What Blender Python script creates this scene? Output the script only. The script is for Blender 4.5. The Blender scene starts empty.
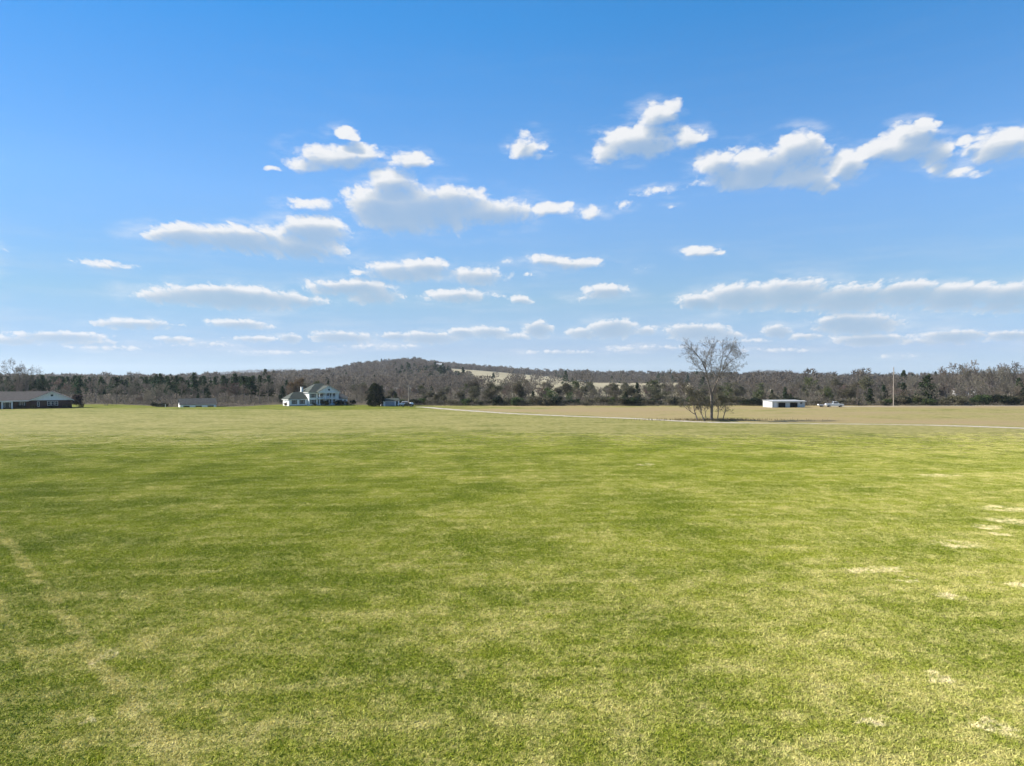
import bpy, bmesh, math, random
import numpy as np
from math import sin, cos, tan, atan2, sqrt, pi, radians
from mathutils import Vector, Matrix

sc = bpy.context.scene
COL = sc.collection
F, CX, HY, CAMH = 711.0, 512.0, 379.0, 10.0      # focal length in pixels, image centre, horizon row, eye height
SUN_EL, SUN_AZ = radians(38), radians(-82)        # azimuth from +Y towards +X
SUN = Vector((cos(SUN_EL)*sin(SUN_AZ), cos(SUN_EL)*cos(SUN_AZ), sin(SUN_EL)))

def ground_at(px, py):                            # where a ray through that row and column meets the flat field
    d = F*CAMH/(py-HY)
    return ((px-CX)/F*d, d)
def at_dist(px, d):
    return ((px-CX)/F*d, d)

# ------------------------------------------------------------------ node helpers
class NT:
    def __init__(s, tree): s.t = tree; s.n = tree.nodes; s.l = tree.links
    def new(s, typ, **kw):
        nd = s.n.new(typ)
        for k, v in kw.items(): setattr(nd, k, v)
        return nd
    def put(s, sock, v):
        if isinstance(v, bpy.types.NodeSocket): s.l.new(v, sock)
        elif v is not None: sock.default_value = v
    def math(s, op, a, b=None, c=None, clamp=False):
        nd = s.new('ShaderNodeMath', operation=op, use_clamp=clamp)
        s.put(nd.inputs[0], a)
        if b is not None: s.put(nd.inputs[1], b)
        if c is not None: s.put(nd.inputs[2], c)
        return nd.outputs[0]
    def vmath(s, op, a, b=None, c=None, out=0):
        nd = s.new('ShaderNodeVectorMath', operation=op)
        s.put(nd.inputs[0], a)
        if b is not None: s.put(nd.inputs[1], b)
        if c is not None: s.put(nd.inputs[2], c)
        return nd.outputs[out]
    def ramp(s, v, a, b, lo=0.0, hi=1.0, smooth=True):
        nd = s.new('ShaderNodeMapRange', interpolation_type='SMOOTHSTEP' if smooth else 'LINEAR', clamp=True)
        s.put(nd.inputs[0], v); s.put(nd.inputs[1], a); s.put(nd.inputs[2], b); s.put(nd.inputs[3], lo); s.put(nd.inputs[4], hi)
        return nd.outputs[0]
    def noise(s, vec, scale, detail=4, rough=.55, dist=0.0, out='Fac'):
        nd = s.new('ShaderNodeTexNoise')
        s.put(nd.inputs['Vector'], vec); s.put(nd.inputs['Scale'], scale); s.put(nd.inputs['Detail'], detail)
        s.put(nd.inputs['Roughness'], rough); s.put(nd.inputs['Distortion'], dist)
        return nd.outputs[out]
    def mix(s, f, a, b, mode='MIX'):
        nd = s.new('ShaderNodeMix', data_type='RGBA', blend_type=mode)
        s.put(nd.inputs[0], f)
        for i, v in ((6, a), (7, b)):
            if isinstance(v, tuple) and len(v) == 3: v = (*v, 1)
            s.put(nd.inputs[i], v)
        return nd.outputs[2]
    def comb(s, x, y, z=0.0):
        nd = s.new('ShaderNodeCombineXYZ')
        s.put(nd.inputs[0], x); s.put(nd.inputs[1], y); s.put(nd.inputs[2], z)
        return nd.outputs[0]
    def sep(s, v):
        nd = s.new('ShaderNodeSeparateXYZ'); s.put(nd.inputs[0], v)
        return nd.outputs
# ------------------------------------------------------------------ sky: Nishita with a layer of cumulus
# each puff: azimuth and height above the horizon come from these sightings (column, row, half width, half height, faintness)
PUFFS = [
 (655,116,20,12,0),(640,140,44,16,0),(604,153,20,11,0),(690,136,17,11,.1),(672,107,12,7,.15),(598,130,9,8,.5),
 (347,132,13,7,.15),(335,156,42,12,0),(304,164,20,7,.1),(362,152,26,9,.05),(276,171,11,3,.3),(408,160,22,10,.2),
 (528,147,19,12,.15),(519,140,9,8,.3),(548,152,9,4,.6),
 (393,184,27,13,0),(425,209,76,20,0),(378,206,36,16,0),(485,211,50,13,0),(550,211,25,7,.2),(565,206,12,5,.3),(395,222,40,11,0),(440,200,50,14,0),
 (312,203,30,7,.3),(297,199,14,4,.4),
 (185,235,42,11,0),(240,238,62,12,0),(312,230,36,13,0),(300,246,40,11,0),(160,236,24,6,.1),
 (592,213,18,8,.3),(623,203,13,7,.4),(655,192,30,5,.45),(671,206,14,3,.6),
 (718,170,22,17,0),(762,165,50,17,0),(798,152,28,19,0),(800,176,30,11,0),(848,166,22,14,0),(820,183,18,10,.1),(745,180,46,9,0),
 (902,146,38,14,0),(912,130,22,10,0),(930,152,15,17,.1),(880,150,26,9,0),(937,168,12,10,.3),(936,124,8,5,.4),
 (1000,146,42,13,0),(962,140,15,5,.3),(968,172,28,7,.35),(1040,142,34,16,0),
 (700,251,20,5,.1),(716,254,13,3,.2),
 (566,262,42,6,.15),(543,259,18,5,.1),(640,267,14,4,.7),
 (405,271,47,10,.1),(430,266,26,8,.05),(475,275,32,9,.15),(360,273,15,4,.3),
 (458,295,40,7,.2),(520,299,14,5,.2),(527,276,13,4,.4),(607,291,22,7,.1),(598,296,36,5,.3),(509,263,10,3,.4),
 (232,297,84,11,0),(170,296,44,7,.2),(295,300,36,7,.15),(220,292,40,7,0),
 (350,287,44,8,.05),(372,294,30,9,.1),(330,285,22,5,.2),
 (700,301,26,7,0),(742,297,42,12,0),(790,294,46,14,0),(850,298,54,13,0),(905,294,46,13,0),(955,296,48,13,0),(1005,298,48,14,0),(1060,297,44,13,0),(1110,300,50,12,0),
 (855,324,46,10,0),(842,319,16,6,0),(870,339,40,6,.1),(830,322,15,7,.05),
 (697,332,34,8,0),(777,331,15,7,.1),(955,336,36,7,.1),(935,341,66,4,.3),(1040,338,30,5,.2),
 (612,329,26,9,0),(582,333,20,6,.15),(538,329,14,8,0),(488,332,24,6,.15),(430,338,38,6,.1),(342,337,36,6,.1),
 (240,324,36,5,.2),(135,324,50,6,.25),(60,337,54,6,.15),(15,340,34,5,.2),(108,264,42,5,.3),
 (462,333,16,5,.1),(645,331,14,5,.2),(725,335,20,5,.15),(805,336,26,4,.3),(1010,335,26,5,.15),(85,342,50,4,.3),(175,340,26,4,.3),(255,338,30,4,.3),(395,336,20,4,.2),(515,336,30,4,.3),(290,338,14,5,.2),(200,344,60,4,.5),(380,346,70,4,.5),(650,348,70,4,.45),(560,352,60,3,.45),(780,350,60,3,.5),(110,348,60,4,.5),(905,356,70,3,.6),(280,352,60,3,.5),(740,341,50,3,.45),
 (-60,250,60,16,0),(-120,300,90,14,0),(1120,180,60,20,0),(1200,250,70,16,0),(1180,330,80,8,0),(-90,335,70,7,0),
]

def build_world():
    w = bpy.data.worlds.new('World'); sc.world = w; w.use_nodes = True
    k = NT(w.node_tree); k.n.clear()
    CL = CLOUD_GAIN
    tc = k.new('ShaderNodeTexCoord')
    x, y, z = k.sep(tc.outputs['Generated'])
    az = k.math('ARCTAN2', x, y)
    hor = k.math('SQRT', k.math('ADD', k.math('MULTIPLY', x, x), k.math('MULTIPLY', y, y)))
    el = k.math('DIVIDE', z, k.math('MAXIMUM', hor, .001))
    P0 = k.comb(az, el)
    sky = k.new('ShaderNodeTexSky', sky_type='NISHITA')
    sky.sun_disc = False; sky.sun_elevation = SUN_EL; sky.sun_rotation = SUN_AZ
    sky.air_density = 1.0; sky.dust_density = .1; sky.ozone_density = 2.0; sky.altitude = 200
    # clear-air colour: bluer overhead, paler low down, as through clean winter air
    tint = k.new('ShaderNodeValToRGB'); k.put(tint.inputs[0], k.math('MULTIPLY', el, 1.6, clamp=True))
    cr = tint.color_ramp
    for i, (e_, c) in enumerate(SKY_T):
        if i == 0: p_ = cr.elements[0]; p_.position = e_*1.6
        elif i == 1: p_ = cr.elements[1]; p_.position = e_*1.6
        else: p_ = cr.elements.new(e_*1.6)
        p_.color = (*[c_/2 for c_ in c], 1)
    base = k.mix(1.0, sky.outputs[0], tint.outputs[0], 'MULTIPLY')
    base = k.mix(1.0, base, k.mix(k.ramp(az, -.8, .15), (.70, .78, .82), (1, 1, 1)), 'MULTIPLY')   # even out the glow on the sun's side
    base = k.vmath('SCALE', base, None); base.node.inputs[3].default_value = 2.0
    # --- the part every patch of cloud shares: ragged-outline warp and fine billows
    def warp(q, P):
        v = q.sep(P)[1]
        big = q.ramp(v, .04, .30, .16, 1.0, smooth=False)
        st = q.vmath('MULTIPLY', P, (1, 1.5, 1))
        n1 = q.noise(st, 16, 2, .55, out='Color')
        n2 = q.noise(st, 48, 3, .5, out='Color')
        w1 = q.vmath('MULTIPLY', q.vmath('SUBTRACT', n1, (.5, .5, .5)), (.046, .026, 0))
        w2 = q.vmath('MULTIPLY', q.vmath('SUBTRACT', n2, (.5, .5, .5)), (.015, .011, 0))
        sw = q.new('ShaderNodeVectorMath', operation='SCALE'); q.put(sw.inputs[0], q.vmath('ADD', w1, w2)); q.put(sw.inputs[3], big)
        return v, st, n2, q.vmath('ADD', P, sw.outputs[0])
    gw = bpy.data.node_groups.new('cloud warp', 'ShaderNodeTree')
    gw.interface.new_socket('P', in_out='INPUT', socket_type='NodeSocketVector')
    gw.interface.new_socket('PW', in_out='OUTPUT', socket_type='NodeSocketVector')
    q = NT(gw); gi = q.new('NodeGroupInput'); go = q.new('NodeGroupOutput'); q.put(go.inputs[0], warp(q, gi.outputs[0])[3])
    gf = bpy.data.node_groups.new('cloud billows', 'ShaderNodeTree')
    gf.interface.new_socket('P', in_out='INPUT', socket_type='NodeSocketVector')
    gf.interface.new_socket('N', in_out='OUTPUT', socket_type='NodeSocketFloat')
    q = NT(gf); gi = q.new('NodeGroupInput'); go = q.new('NodeGroupOutput')
    v = q.sep(gi.outputs[0])[1]; st = q.vmath('MULTIPLY', gi.outputs[0], (1, 1.45, 1))
    fine = q.noise(st, q.ramp(v, .05, .3, 60.0, 30.0), 6, .56)
    vo = q.new('ShaderNodeTexVoronoi', feature='F1')
    wob = q.vmath('MULTIPLY', q.noise(st, 60, 3, .6, out='Color'), (.03, .03, .03))
    q.put(vo.inputs['Vector'], q.vmath('ADD', st, wob)); q.put(vo.inputs['Scale'], q.ramp(v, .05, .3, 90.0, 44.0)); vo.inputs['Detail'].default_value = 1
    q.put(go.inputs[0], q.math('MULTIPLY_ADD', q.math('SUBTRACT', fine, .5), 1.2, q.math('MULTIPLY', q.math('SUBTRACT', .42, vo.outputs['Distance']), .72)))
    def grp(tree, vec):
        nd = k.new('ShaderNodeGroup'); nd.node_tree = tree; k.put(nd.inputs[0], vec); return nd.outputs[0]
    # --- light and cover of a cloud from its thickness here and a little nearer the sun
    gz = bpy.data.node_groups.new('cloud finish', 'ShaderNodeTree')
    for nm, ty in (('F0', 'Float'), ('F1', 'Float'), ('F2', 'Float'), ('N', 'Float'), ('El', 'Float'), ('P', 'Vector'), ('Sky', 'Color')):
        gz.interface.new_socket(nm, in_out='INPUT', socket_type='NodeSocket' + ty)
    gz.interface.new_socket('Color', in_out='OUTPUT', socket_type='NodeSocketColor')
    q = NT(gz); f0, f1, f2, nn, e_, p_, sk = q.new('NodeGroupInput').outputs[:7]; go = q.new('NodeGroupOutput')
    D0 = q.math('ADD', q.math('ADD', f0, CLOUD_BIAS), nn)
    # billows carve their own light and shade: hollows between them are a little darker
    tau = q.math('MULTIPLY_ADD', q.ramp(f1, -.15, 1.0, smooth=False), .22, q.math('MULTIPLY', q.ramp(f2, .0, .95, smooth=False), 1.08))
    tau = q.math('MULTIPLY_ADD', nn, -.20, tau)
    lit = q.math('POWER', 2.718, q.math('MULTIPLY', q.math('MAXIMUM', tau, 0.0), -1.25))
    alpha = q.math('MULTIPLY_ADD', q.math('SUBTRACT', q.ramp(D0, -.06, .64), q.ramp(D0, -.22, .85)), q.ramp(lit, .35, .85), q.ramp(D0, -.22, .85))   # crisp sunlit heads, soft bases
    wisp = q.noise(q.vmath('MULTIPLY', p_, (13, 38, 1)), 1.0, 6, .62)
    wisp = q.math('MULTIPLY', q.math('MULTIPLY', q.ramp(wisp, .44, .74), .45), q.ramp(f0, -1.6, .4))
    alpha = q.math('MAXIMUM', alpha, wisp)
    alpha = q.math('MULTIPLY', alpha, q.ramp(lit, 0.15, .55, .68, 1.0))
    alpha = q.math('MULTIPLY', alpha, q.ramp(e_, .015, .20, .88, .98))
    cc = q.mix(q.ramp(lit, .18, .82, smooth=False), (.39*CL, .51*CL, .645*CL), (.90*CL, .91*CL, .93*CL))
    veil = q.noise(q.vmath('MULTIPLY', p_, (3, 22, 1)), 2.2, 4, .6)      # thin veil low in the sky
    vf = q.math('MULTIPLY', q.ramp(veil, .42, .75), q.math('MULTIPLY', q.ramp(e_, .0, .03), q.ramp(e_, .07, .24, .30, .02)))
    q.put(go.inputs[0], q.mix(alpha, q.mix(vf, sk, (.62*CL, .71*CL, .83*CL)), cc))
    nz = grp(gf, P0)
    def step(du, dv):         # longer steps for the nearer, higher clouds
        s_ = k.ramp(el, .04, .32, .13, 1.0, smooth=False)
        return grp(gw, k.vmath('ADD', P0, k.comb(k.math('MULTIPLY', s_, du), k.math('MULTIPLY', s_, dv))))
    PW0, PW1, PW2 = grp(gw, P0), step(-.005, .008), step(-.009, .019)
    # --- the sky is worked in patches, so that a ray only evaluates the clouds near it
    blobs = []
    for (px, py, rx, ry, faint) in PUFFS:
        a0 = math.atan((px-CX)/F); r = F/cos(a0)
        blobs.append((a0, (HY-py)/r, rx/F*cos(a0)**2*GROW_U, ry/r*GROW_V, faint))
    def clear(): 
        bg = k.new('ShaderNodeBackground'); k.put(bg.inputs[0], base); bg.inputs[1].default_value = SKY_STRENGTH; return bg.outputs[0]
    def patch(mine, i):
        if not mine: return clear()
        g = bpy.data.node_groups.new('cloud patch %d' % i, 'ShaderNodeTree')
        g.interface.new_socket('PW', in_out='INPUT', socket_type='NodeSocketVector')
        g.interface.new_socket('D', in_out='OUTPUT', socket_type='NodeSocketFloat')
        q = NT(g); gi = q.new('NodeGroupInput'); go = q.new('NodeGroupOutput'); cur = None
        for (a0, e0, a, b, faint) in mine:
            faint = faint*1.35 if faint > .25 else faint
            e = q.vmath('MULTIPLY_ADD', gi.outputs[0], (1/a, 1/b, 0), (-a0/a, -e0/b, sqrt(faint)))
            d = q.vmath('DOT_PRODUCT', e, e, out=1)
            cur = d if cur is None else q.math('SMOOTH_MIN', cur, d, .3)
        q.put(go.inputs[0], q.math('SUBTRACT', 1.0, cur))
        F0, F1, F2 = grp(g, PW0), grp(g, PW1), grp(g, PW2)
        nd = k.new('ShaderNodeGroup'); nd.node_tree = gz
        for i_, s_ in enumerate((F0, F1, F2, nz, el, P0, base)): k.put(nd.inputs[i_], s_)
        bg = k.new('ShaderNodeBackground'); k.put(bg.inputs[0], nd.outputs[0]); bg.inputs[1].default_value = SKY_STRENGTH
        return bg.outputs[0]
    def pick(sock, edge, lo, hi):
        m = k.new('ShaderNodeMixShader'); k.put(m.inputs[0], k.math('GREATER_THAN', sock, edge)); k.l.new(lo, m.inputs[1]); k.l.new(hi, m.inputs[2]); return m.outputs[0]
    AZ = [-.86, -.62, -.5, -.4, -.3, -.2, -.1, 0.0, .1, .2, .3, .4, .5, .62, .86]
    EL = [0.0, .085, .135, .20, .30, .46]
    n = 0
    def column(i, lo, hi):
        nonlocal n
        if hi - lo == 1:
            a0, a1, e0, e1 = AZ[i], AZ[i+1], EL[lo], EL[lo+1]; n += 1
            mine = [b for b in blobs if b[0]+b[2]*1.8+.04 > a0 and b[0]-b[2]*1.8-.04 < a1 and b[1]+b[3]*1.8+.022 > e0 and b[1]-b[3]*1.8-.04 < e1]
            return patch(mine, n)
        mid = (lo+hi)//2
        return pick(el, EL[mid], column(i, lo, mid), column(i, mid, hi))
    def row(lo, hi):
        if hi - lo == 1: return column(lo, 0, len(EL)-1)
        mid = (lo+hi)//2
        return pick(az, AZ[mid], row(lo, mid), row(mid, hi))
    inside = row(0, len(AZ)-1)
    m_in = k.math('MULTIPLY', k.math('MULTIPLY', k.math('GREATER_THAN', el, 0.0), k.math('LESS_THAN', el, EL[-1])), k.math('LESS_THAN', k.math('ABSOLUTE', az), AZ[-1]))
    m = k.new('ShaderNodeMixShader'); k.put(m.inputs[0], m_in); k.l.new(clear(), m.inputs[1]); k.l.new(inside, m.inputs[2])
    out = k.new('ShaderNodeOutputWorld'); k.l.new(m.outputs[0], out.inputs[0])
    w.cycles.sampling_method = 'MANUAL'; w.cycles.sample_map_resolution = 256

EXPO = 1.1
SKY_STRENGTH = 0.063
CLOUD_GAIN = 1.0/(SKY_STRENGTH*2**EXPO)
GROW_U, GROW_V, CLOUD_BIAS = 1.15, 1.25, .27
SKY_T = [(0, (.42,.65,1.12)), (.04, (.52,.63,1.0)), (.11, (.68,.81,.94)), (.25, (.78,1.09,1.36)), (.50, (.33,1.10,1.55))]
build_world()

# ------------------------------------------------------------------ sun and camera
sl = bpy.data.lights.new('sun', 'SUN'); sl.energy = 5.0; sl.angle = radians(.53); sl.color = (1, .94, .85)
so = bpy.data.objects.new('sun', sl); COL.objects.link(so); so.location = SUN*300; so.rotation_euler = SUN.to_track_quat('Z', 'Y').to_euler()
cam = bpy.data.cameras.new('camera'); cam.sensor_width = 36; cam.lens = F/1024*36; cam.clip_start = .5; cam.clip_end = 30000
co = bpy.data.objects.new('camera', cam); COL.objects.link(co); co.location = (0, 0, CAMH)
co.rotation_euler = (radians(90) - math.atan((383-HY)/F), 0, 0); sc.camera = co
vs = sc.view_settings; vs.view_transform = 'Standard'; vs.look = 'None'; vs.exposure = EXPO; vs.gamma = 1; vs.use_curve_mapping = False
# ------------------------------------------------------------------ objects, tags and meshes
def tag(o, label=None, cat=None, group=None, kind=None):
    if label: o['label'] = label
    if cat: o['category'] = cat
    if group: o['group'] = group
    if kind: o['kind'] = kind
    return o
def empty(name, loc, rz=0.0):
    o = bpy.data.objects.new(name, None); COL.objects.link(o); o.location = loc; o.rotation_euler = (0, 0, rz); o.empty_display_size = .5
    return o
def mesh_np(name, V, polys, mats):
    """polys: list of (index array [n,k], material index)"""
    me = bpy.data.meshes.new(name); V = np.asarray(V, np.float32)
    me.vertices.add(len(V)); me.vertices.foreach_set('co', V.ravel())
    loops, starts, mi, off = [], [], [], 0
    for idx, m in polys:
        idx = np.asarray(idx, np.int32)
        if not len(idx): continue
        n, k_ = idx.shape
        loops.append(idx.ravel()); starts.append(off + np.arange(n, dtype=np.int32)*k_); off += n*k_; mi.append(np.full(n, m, np.int32))
    loops = np.concatenate(loops); starts = np.concatenate(starts); mi = np.concatenate(mi)
    me.loops.add(len(loops)); me.loops.foreach_set('vertex_index', loops)
    me.polygons.add(len(starts)); me.polygons.foreach_set('loop_start', starts)
    for m in mats: me.materials.append(m)
    me.polygons.foreach_set('material_index', mi)
    me.update(calc_edges=True); me.validate()
    return me
def link(name, me, parent=None):
    o = bpy.data.objects.new(name, me); COL.objects.link(o)
    if parent: o.parent = parent
    return o

class MB:                                          # collects shapes for ONE mesh object
    def __init__(s): s.v = []; s.f = []
    def add(s, vs_, fs_):
        b = len(s.v); s.v += [tuple(p) for p in vs_]; s.f += [tuple(b+i for i in f) for f in fs_]; return s
    def box(s, x0, x1, y0, y1, z0, z1):
        return s.add([(x0,y0,z0),(x1,y0,z0),(x1,y1,z0),(x0,y1,z0),(x0,y0,z1),(x1,y0,z1),(x1,y1,z1),(x0,y1,z1)],
                     [(0,3,2,1),(4,5,6,7),(0,1,5,4),(1,2,6,5),(2,3,7,6),(3,0,4,7)])
    def slab(s, pts, t):                           # a flat polygon given thickness t (downwards along its normal)
        pts = [Vector(p) for p in pts]; n = (pts[1]-pts[0]).cross(pts[2]-pts[0]).normalized(); m = len(pts)
        return s.add(pts + [p - n*t for p in pts], [tuple(range(m)), tuple(range(2*m-1, m-1, -1))] + [(i, m+i, m+(i+1) % m, (i+1) % m) for i in range(m)])
    def prism_y(s, prof, y0, y1):                  # outline in x,z pulled along y
        m = len(prof)
        return s.add([(x, y0, z) for x, z in prof] + [(x, y1, z) for x, z in prof],
                     [tuple(range(m)), tuple(range(2*m-1, m-1, -1))] + [(i, m+i, m+(i+1) % m, (i+1) % m) for i in range(m)])
    def tube(s, pts, rs, n=8):
        pts = [Vector(p) for p in pts]; b = len(s.v)
        for i, p in enumerate(pts):
            d = (pts[min(i+1, len(pts)-1)] - pts[max(i-1, 0)]).normalized()
            u = d.orthogonal().normalized(); w = d.cross(u)
            for j in range(n):
                a = 2*pi*j/n; s.v.append(tuple(p + (u*cos(a) + w*sin(a))*rs[i]))
        for i in range(len(pts)-1):
            for j in range(n): s.f.append((b+i*n+j, b+i*n+(j+1) % n, b+(i+1)*n+(j+1) % n, b+(i+1)*n+j))
        s.f.append(tuple(b+j for j in reversed(range(n)))); s.f.append(tuple(b+(len(pts)-1)*n+j for j in range(n)))
        return s
    def disc_y(s, cx, y0, y1, cz, r, n=18):
        return s.prism_y([(cx + r*cos(2*pi*i/n), cz + r*sin(2*pi*i/n)) for i in range(n)], y0, y1)
    def build(s, name, mat_, parent=None, bevel=0.0):
        me = bpy.data.meshes.new(name); me.from_pydata(s.v, [], s.f)
        bm = bmesh.new(); bm.from_mesh(me); bmesh.ops.recalc_face_normals(bm, faces=bm.faces); bm.to_mesh(me); bm.free()
        me.materials.append(mat_); o = link(name, me, parent)
        if bevel:
            m = o.modifiers.new('bevel', 'BEVEL'); m.width = bevel; m.segments = 2; m.limit_method = 'ANGLE'
        return o

def mat(name, col, rough=.7, var=.12, scale=3.0, spec=.3, metal=0.0, col2=None, stretch=(1, 1, 1), bump=0.0, obj_var=0.0):
    m = bpy.data.materials.new(name); m.use_nodes = True; k = NT(m.node_tree); b = k.n['Principled BSDF']
    tc = k.new('ShaderNodeTexCoord'); vec = k.vmath('MULTIPLY', tc.outputs['Object'], stretch)
    n = k.noise(vec, scale, 5, .6)
    c2 = col2 or tuple(c*(1-2*var) for c in col)
    hi = col if col2 else tuple(min(1, c*(1+var)) for c in col)
    c = k.mix(k.ramp(n, .3, .7), c2, hi)
    if obj_var:
        oi = k.new('ShaderNodeObjectInfo')
        h = k.new('ShaderNodeHueSaturation'); k.put(h.inputs['Color'], c)
        k.put(h.inputs['Value'], k.math('MULTIPLY_ADD', oi.outputs['Random'], obj_var*2, 1-obj_var))
        k.put(h.inputs['Hue'], k.math('MULTIPLY_ADD', k.math('FRACT', k.math('MULTIPLY', oi.outputs['Random'], 7.3)), .05, .475)); c = h.outputs[0]
    k.put(b.inputs['Base Color'], c); k.put(b.inputs['Roughness'], rough); b.inputs['Specular IOR Level'].default_value = spec; b.inputs['Metallic'].default_value = metal
    if bump:
        bp = k.new('ShaderNodeBump'); bp.inputs['Strength'].default_value = bump; bp.inputs['Distance'].default_value = .02; k.put(bp.inputs['Height'], n); k.put(b.inputs['Normal'], bp.outputs[0])
    return m
# ------------------------------------------------------------------ the lie of the land
def crest(D, pts, tree_h):                         # crest sightings (column, row of tree tops) -> heights over world x
    xs = np.array([(p-CX)/F*D for p, r in pts]); zs = np.array([max(0.0, CAMH + (HY-r)*D/F - tree_h) for p, r in pts]); return D, xs, zs
R_MAIN = crest(1500, [(60,380),(150,378.5),(230,376),(270,373),(300,371.3),(330,369),(345,366),(360,363),(380,361),(400,359),(415,358.3),(430,359.5),(450,361.8),(480,364.0),(510,366.6),(540,369.3),(570,371.3),(600,372),(650,372.8),(700,373.8),(740,375.5),(800,379),(860,380)], 15.5)
R_EAST = crest(2300, [(700,380),(730,376.5),(750,373.5),(770,371),(790,373),(810,376),(850,377),(950,376.5),(1100,376),(1200,379)], 11)
R_FAR = crest(3700, [(-300,378),(-60,377),(20,377),(45,375.6),(70,374.3),(90,375.4),(130,376.6),(185,376.6),(210,374),(228,372),(250,370.4),(282,369.8),(320,371),(360,373),(430,375),(600,376),(900,376.5),(1300,377)], 10)
def sstep(a, b, x):
    t = np.clip((x-a)/(b-a), 0, 1); return t*t*(3-2*t)
def height(x, y):
    x = np.asarray(x, float); y = np.asarray(y, float); h = np.zeros(np.broadcast(x, y).shape)
    for (D, xs, zs), lead, tail in ((R_MAIN, 900, 900), (R_EAST, 900, 1500), (R_FAR, 1000, 2500)):
        c = np.interp(x*D/np.maximum(y, .4*D), xs, zs)
        h = np.maximum(h, c*sstep(D-lead, D, y)*(1-sstep(D+120, D+tail, y)))
    und = .5+.5*np.sin(x*.011+1.3)*np.cos(y*.009+.4)*1.0
    h += und*1.6*sstep(330, 700, y)
    h += (np.sin(x*.06+y*.013)*.10 + np.sin(y*.045+x*.02+2)*.10)*sstep(25, 60, y)*(1-sstep(215, 245, y))
    h -= 1.5*np.exp(-(((x+118)/17)**2 + ((y-270)/11)**2)**2)      # the barn at the left stands in a shallow hollow
    return h
def hz(x, y): return float(height(x, y))

def rows_of(x, y):
    return HY - (height(x, y)-CAMH)*F/np.maximum(y, 1.0), CX + F*x/np.maximum(y, 1.0)
def pasture(x, y):                                 # open hillside meadows among the woods
    r, p = rows_of(x, y)
    up = np.interp(p, [428,450,480,510,540,566], [365.6,367,369,371.3,374.8,379]); lo = np.interp(p, [428,450,470,490,510,566], [369.5,377,386,394,398,398])
    a = (p > 426) & (p < 566) & (r > up) & (r < lo) & (y > np.where(p > 468, 400, 560)) & (y < 1470)
    wob = 18*np.sin(x*.03) + 14*np.sin(x*.011+y*.02)
    b = (p > 556+wob*.3) & (p < 694) & (y > 400) & (y < 1040+wob*2)
    c = (p > 806) & (p < 818+wob*.1) & (y > 480) & (y < 1000)
    d = (np.abs(p-778) < 14) & (y > 540) & (y < 760)
    return a | b | c | d

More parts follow.
